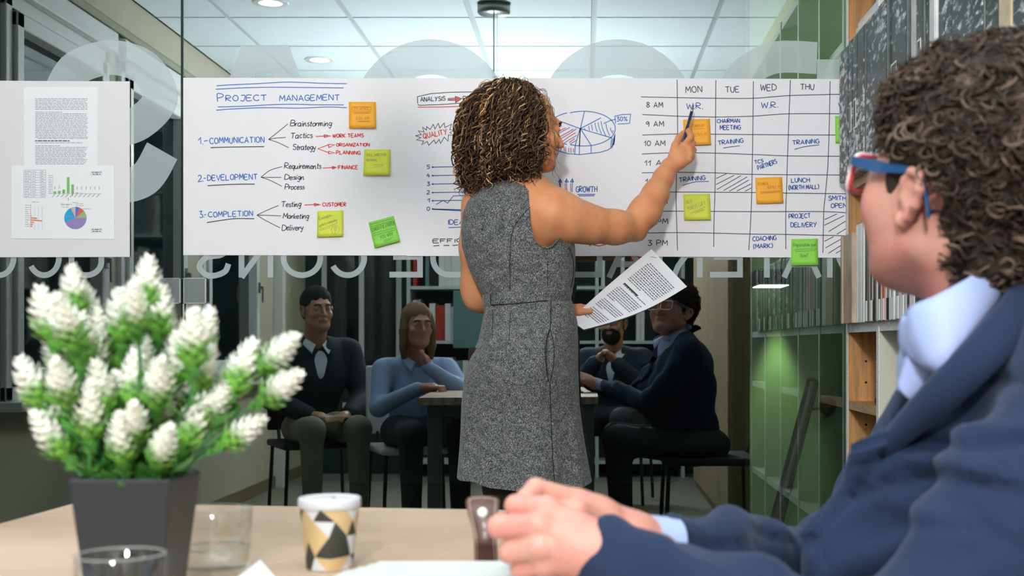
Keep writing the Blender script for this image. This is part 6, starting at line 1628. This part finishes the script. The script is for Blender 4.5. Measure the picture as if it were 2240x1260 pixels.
# ================= people around the camera, seen in the glass
def sitter(name_label, x, y, eye_z, yaw, skin, top, topcol, legm, hair_col, female=False, jacket_=None, chin_hand=False, beard=False, glasses_=False, clasp=False):
    R = frame(yaw, math.radians(3)); B = frame(yaw*.8); O = Vector((x, y, 0)); dz = eye_z-1.17
    H = Vector((x, y, eye_z)) + (B @ Vector((0, .06, 0)))
    def W(px_, py_, pz_): return O + B @ Vector((px_, py_, pz_ + (dz if pz_ > .6 else 0)))
    hv, hf = head_mesh(.0055, female); sc = .93 if female else 1.0
    hands_ = []
    if chin_hand: arms = {1: ([(.17, .02, .95), (.20, .20, .84), (.03, .17, .96)], (.015, .165, 1.0)), -1: ([(-.17, .02, .95), (-.21, .12, .76), (-.06, .33, .86)], (.0, .38, .865))}
    elif clasp: arms = {-1: ([(-.18, .0, .95), (-.25, .12, .74), (-.08, .22, .93)], (-.04, .235, .97)), 1: ([(.18, .0, .95), (.25, .12, .74), (.06, .22, .92)], (.02, .235, .97))}
    else: arms = {-1: ([(-.19, .0, .95), (-.24, .08, .70), (-.10, .28, .62)], (-.05, .35, .60)), 1: ([(.19, .0, .95), (.24, .08, .70), (.12, .28, .62)], (.06, .35, .60))}
    def hnd(p):
        d = None
        for s, (pts, h) in arms.items():
            a = W(*pts[2]); b = W(*h); ax_ = (b-a).normalized(); sd = ax_.cross(Vector((0, 0, 1))).normalized()
            e = s_cap(p, a, b, .024, .026)
            for k in range(4):
                c0 = b + sd*(k-1.5)*.018; c1 = c0+ax_*.045; c2 = c1+ax_*.012-Vector((0, 0, .022))
                e = smin(e, s_path(p, [c0, c1, c2], [.0105, .0095, .0085], .003), .006)
            e = smin(e, s_path(p, [b-ax_*.01+sd*.02, b+ax_*.015+sd*.045, b+ax_*.04+sd*.046], [.013, .011, .009], .003), .008)
            d = e if d is None else smin(d, e, .003)
        return d
    hb = [W(*arms[s][1]) for s in (-1, 1)]; lo_ = [min(q[i] for q in hb)-.10 for i in range(3)]; hi_ = [max(q[i] for q in hb)+.10 for i in range(3)]
    trunk = surf(lambda p: smin(s_cap(p, W(0, 0, .62), W(0, 0, .93), .09, .07), s_cap(p, W(0, 0, .93), W(0, .03, 1.05), .055, .045), .03), (x-.2, y-.2, .45), (x+.2, y+.25, 1.2), .02)
    par = surf_obj('person', [(place(hv, R, H, sc), hf), surf(hnd, lo_, hi_, .006), trunk], skin)
    tag(par, name_label, 'person')
    def topf(p, g=0.0):
        w = .155 if female else .175
        d = s_ell(p, W(0, 0, .84), (w*.88+g, .115+g, .19+g))
        d = smin(d, s_cap(p, W(0, -.01, .60), W(0, 0, .80), .125+g, .12+g), .05)
        d = smin(d, s_cap(p, W(-w+.03, 0, .955), W(w-.03, 0, .955), .055+g, .055+g), .04)
        for s, (pts, h) in arms.items():
            a, b, c = [W(*q) for q in pts]
            d = smin(d, s_path(p, [a, b, c], [.056+g, .046+g, .034+g], .02), .03)
        d = smax(d, -s_cap(p, W(0, .05, .99), W(0, .10, 1.08), .045, .07), .01)
        return d
    box = ((x-.42, y-.32, .46), (x+.42, y+.48, 1.16))
    tp = surf_obj('shirt', [surf(lambda p: topf(p), *box, .011)], topcol, par)
    if jacket_:
        surf_obj('jacket', [surf(lambda p: smax(topf(p, .014), -s_path(p, [W(0, .16, 1.06), W(0, .17, .92), W(0, .17, .72)], [.085, .065, .02], .02), .01), *box, .011)], jacket_, par)
    for s in (-1, 1):
        strip3('collar', [W(s*.055, .0, 1.03), W(s*.052, .055, 1.015), W(s*.018, .105, .985)], [W(s*.078, .0, 1.005), W(s*.078, .075, .985), W(s*.045, .13, .935)], topcol, tp, .003, 5, .003)
    def lg(p):
        d = s_ell(p, W(0, .02, .53), (.17, .15, .10))
        for s in (-1, 1): d = smin(d, s_path(p, [W(s*.09, .02, .52), W(s*.12, .44, .54), W(s*.12, .46, .10)], [.085, .062, .045], .04), .04)
        return d
    surf_obj('trousers', [surf(lg, (x-.5, y-.5, .05), (x+.55, y+.65, .68), .016)], legm, par)
    sh = MB()
    for s in (-1, 1): c_ = W(s*.12, .50, .045); sh.ball(tuple(c_), (.055, .12, .043), 12)
    sh.build('shoes', m_black, par, True)
    def hr(p):
        d = s_ell(p, (0, -.022, .048), (.082, .102, .088))
        if female:
            for s in (-1, 1): d = smin(d, s_path(p, [(s*.060, -.01, .06), (s*.082, .01, -.02), (s*.080, .00, -.11), (s*.078, -.01, -.17)], [.028, .024, .024, .016], .01), .02)
            d = smin(d, s_ell(p, (0, -.06, -.06), (.075, .045, .11)), .03)
            d = smax(d, -s_ell(p, (0, .125, -.030), (.060, .105, .092)), .010)
        else:
            d = smin(d, s_ell(p, (0, -.06, -.015), (.068, .045, .05)), .02)
            d = smax(d, -s_ell(p, (0, .135, -.040), (.12, .094, .102)), .008)
            for s in (-1, 1): d = smax(d, -s_ell(p, (s*.088, .004, -.030), (.03, .03, .04)), .006)
        d = d + .0018*np.sin(160*p[0]+3*np.sin(30*p[2]))
        return d
    v_, f_ = surf(hr, (-.12, -.14, -.20), (.12, .12, .15), .006)
    surf_obj('hair', [(place(v_, R, H, sc), f_)], hair_col, par)
    if beard:
        v_, f_ = surf(lambda p: smax(smax(head_sdf(p, False, False)-.0035, s_ell(p, (0, .06, -.085), (.066, .075, .058)), .006), -s_ell(p, (0, .10, -.062), (.020, .03, .010)), .003), (-.09, -.02, -.15), (.09, .125, -.02), .005)
        surf_obj('beard', [(place(v_, R, H, sc), f_)], hair_col, par)
    face_bits(par, R, H, sc)
    if glasses_:
        for s in (-1, 1):
            pts = [H + R @ Vector((a, .108, b)) for a, b in rrect(s*.034, .0, .048, .034, .010)]; MB().tube(pts+[pts[0]], .0018, 6, caps=False).build('spectacle_rim', m_black, par, True)
            MB().tube([H + R @ Vector((s*.058, .108, .006)), H + R @ Vector((s*.080, .0, .008))], .0018, 6).build('spectacle_arm', m_black, par, True)
    ch = chair((x, y-.02, 0), yaw*.8, m_white if not jacket_ or chin_hand else mat('chair_black', (.012, .014, .014), .6), 'chair under the ' + name_label.split(',')[0].replace('reflected seated ', 'reflected '))
    return par
hd = mat('hair_black', (.010, .008, .007), .9); hb_ = mat('hair_light_brown', (.20, .11, .055), .85)
m_jd = mat('jacket_black_blue', (.010, .013, .022), .8); m_ws = mat('shirt_white', (.62, .65, .72), .7)
sitter('reflected seated dark haired person, in black jacket left of the reflected blond one', -1.47, .44, 1.155, math.radians(-32), skin_d, None, m_ws, mat('trousers_khaki', (.19, .19, .14), .8), hd, jacket_=m_jd)
sitter('reflected seated long haired person, in light blue shirt with hand on chin', -.89, .74, 1.065, math.radians(-26), skin_m, None, mat('shirt_sky', (.30, .42, .66), .7), m_trs, hb_, female=True, chin_hand=True)
sitter('reflected seated bearded person, with glasses and open white collar', .165, -.50, 1.10, math.radians(14), skin_d, None, m_ws, m_trs, hd, jacket_=mat('jacket_navy_dark', (.013, .022, .045), .8), beard=True, glasses_=True, clasp=True)
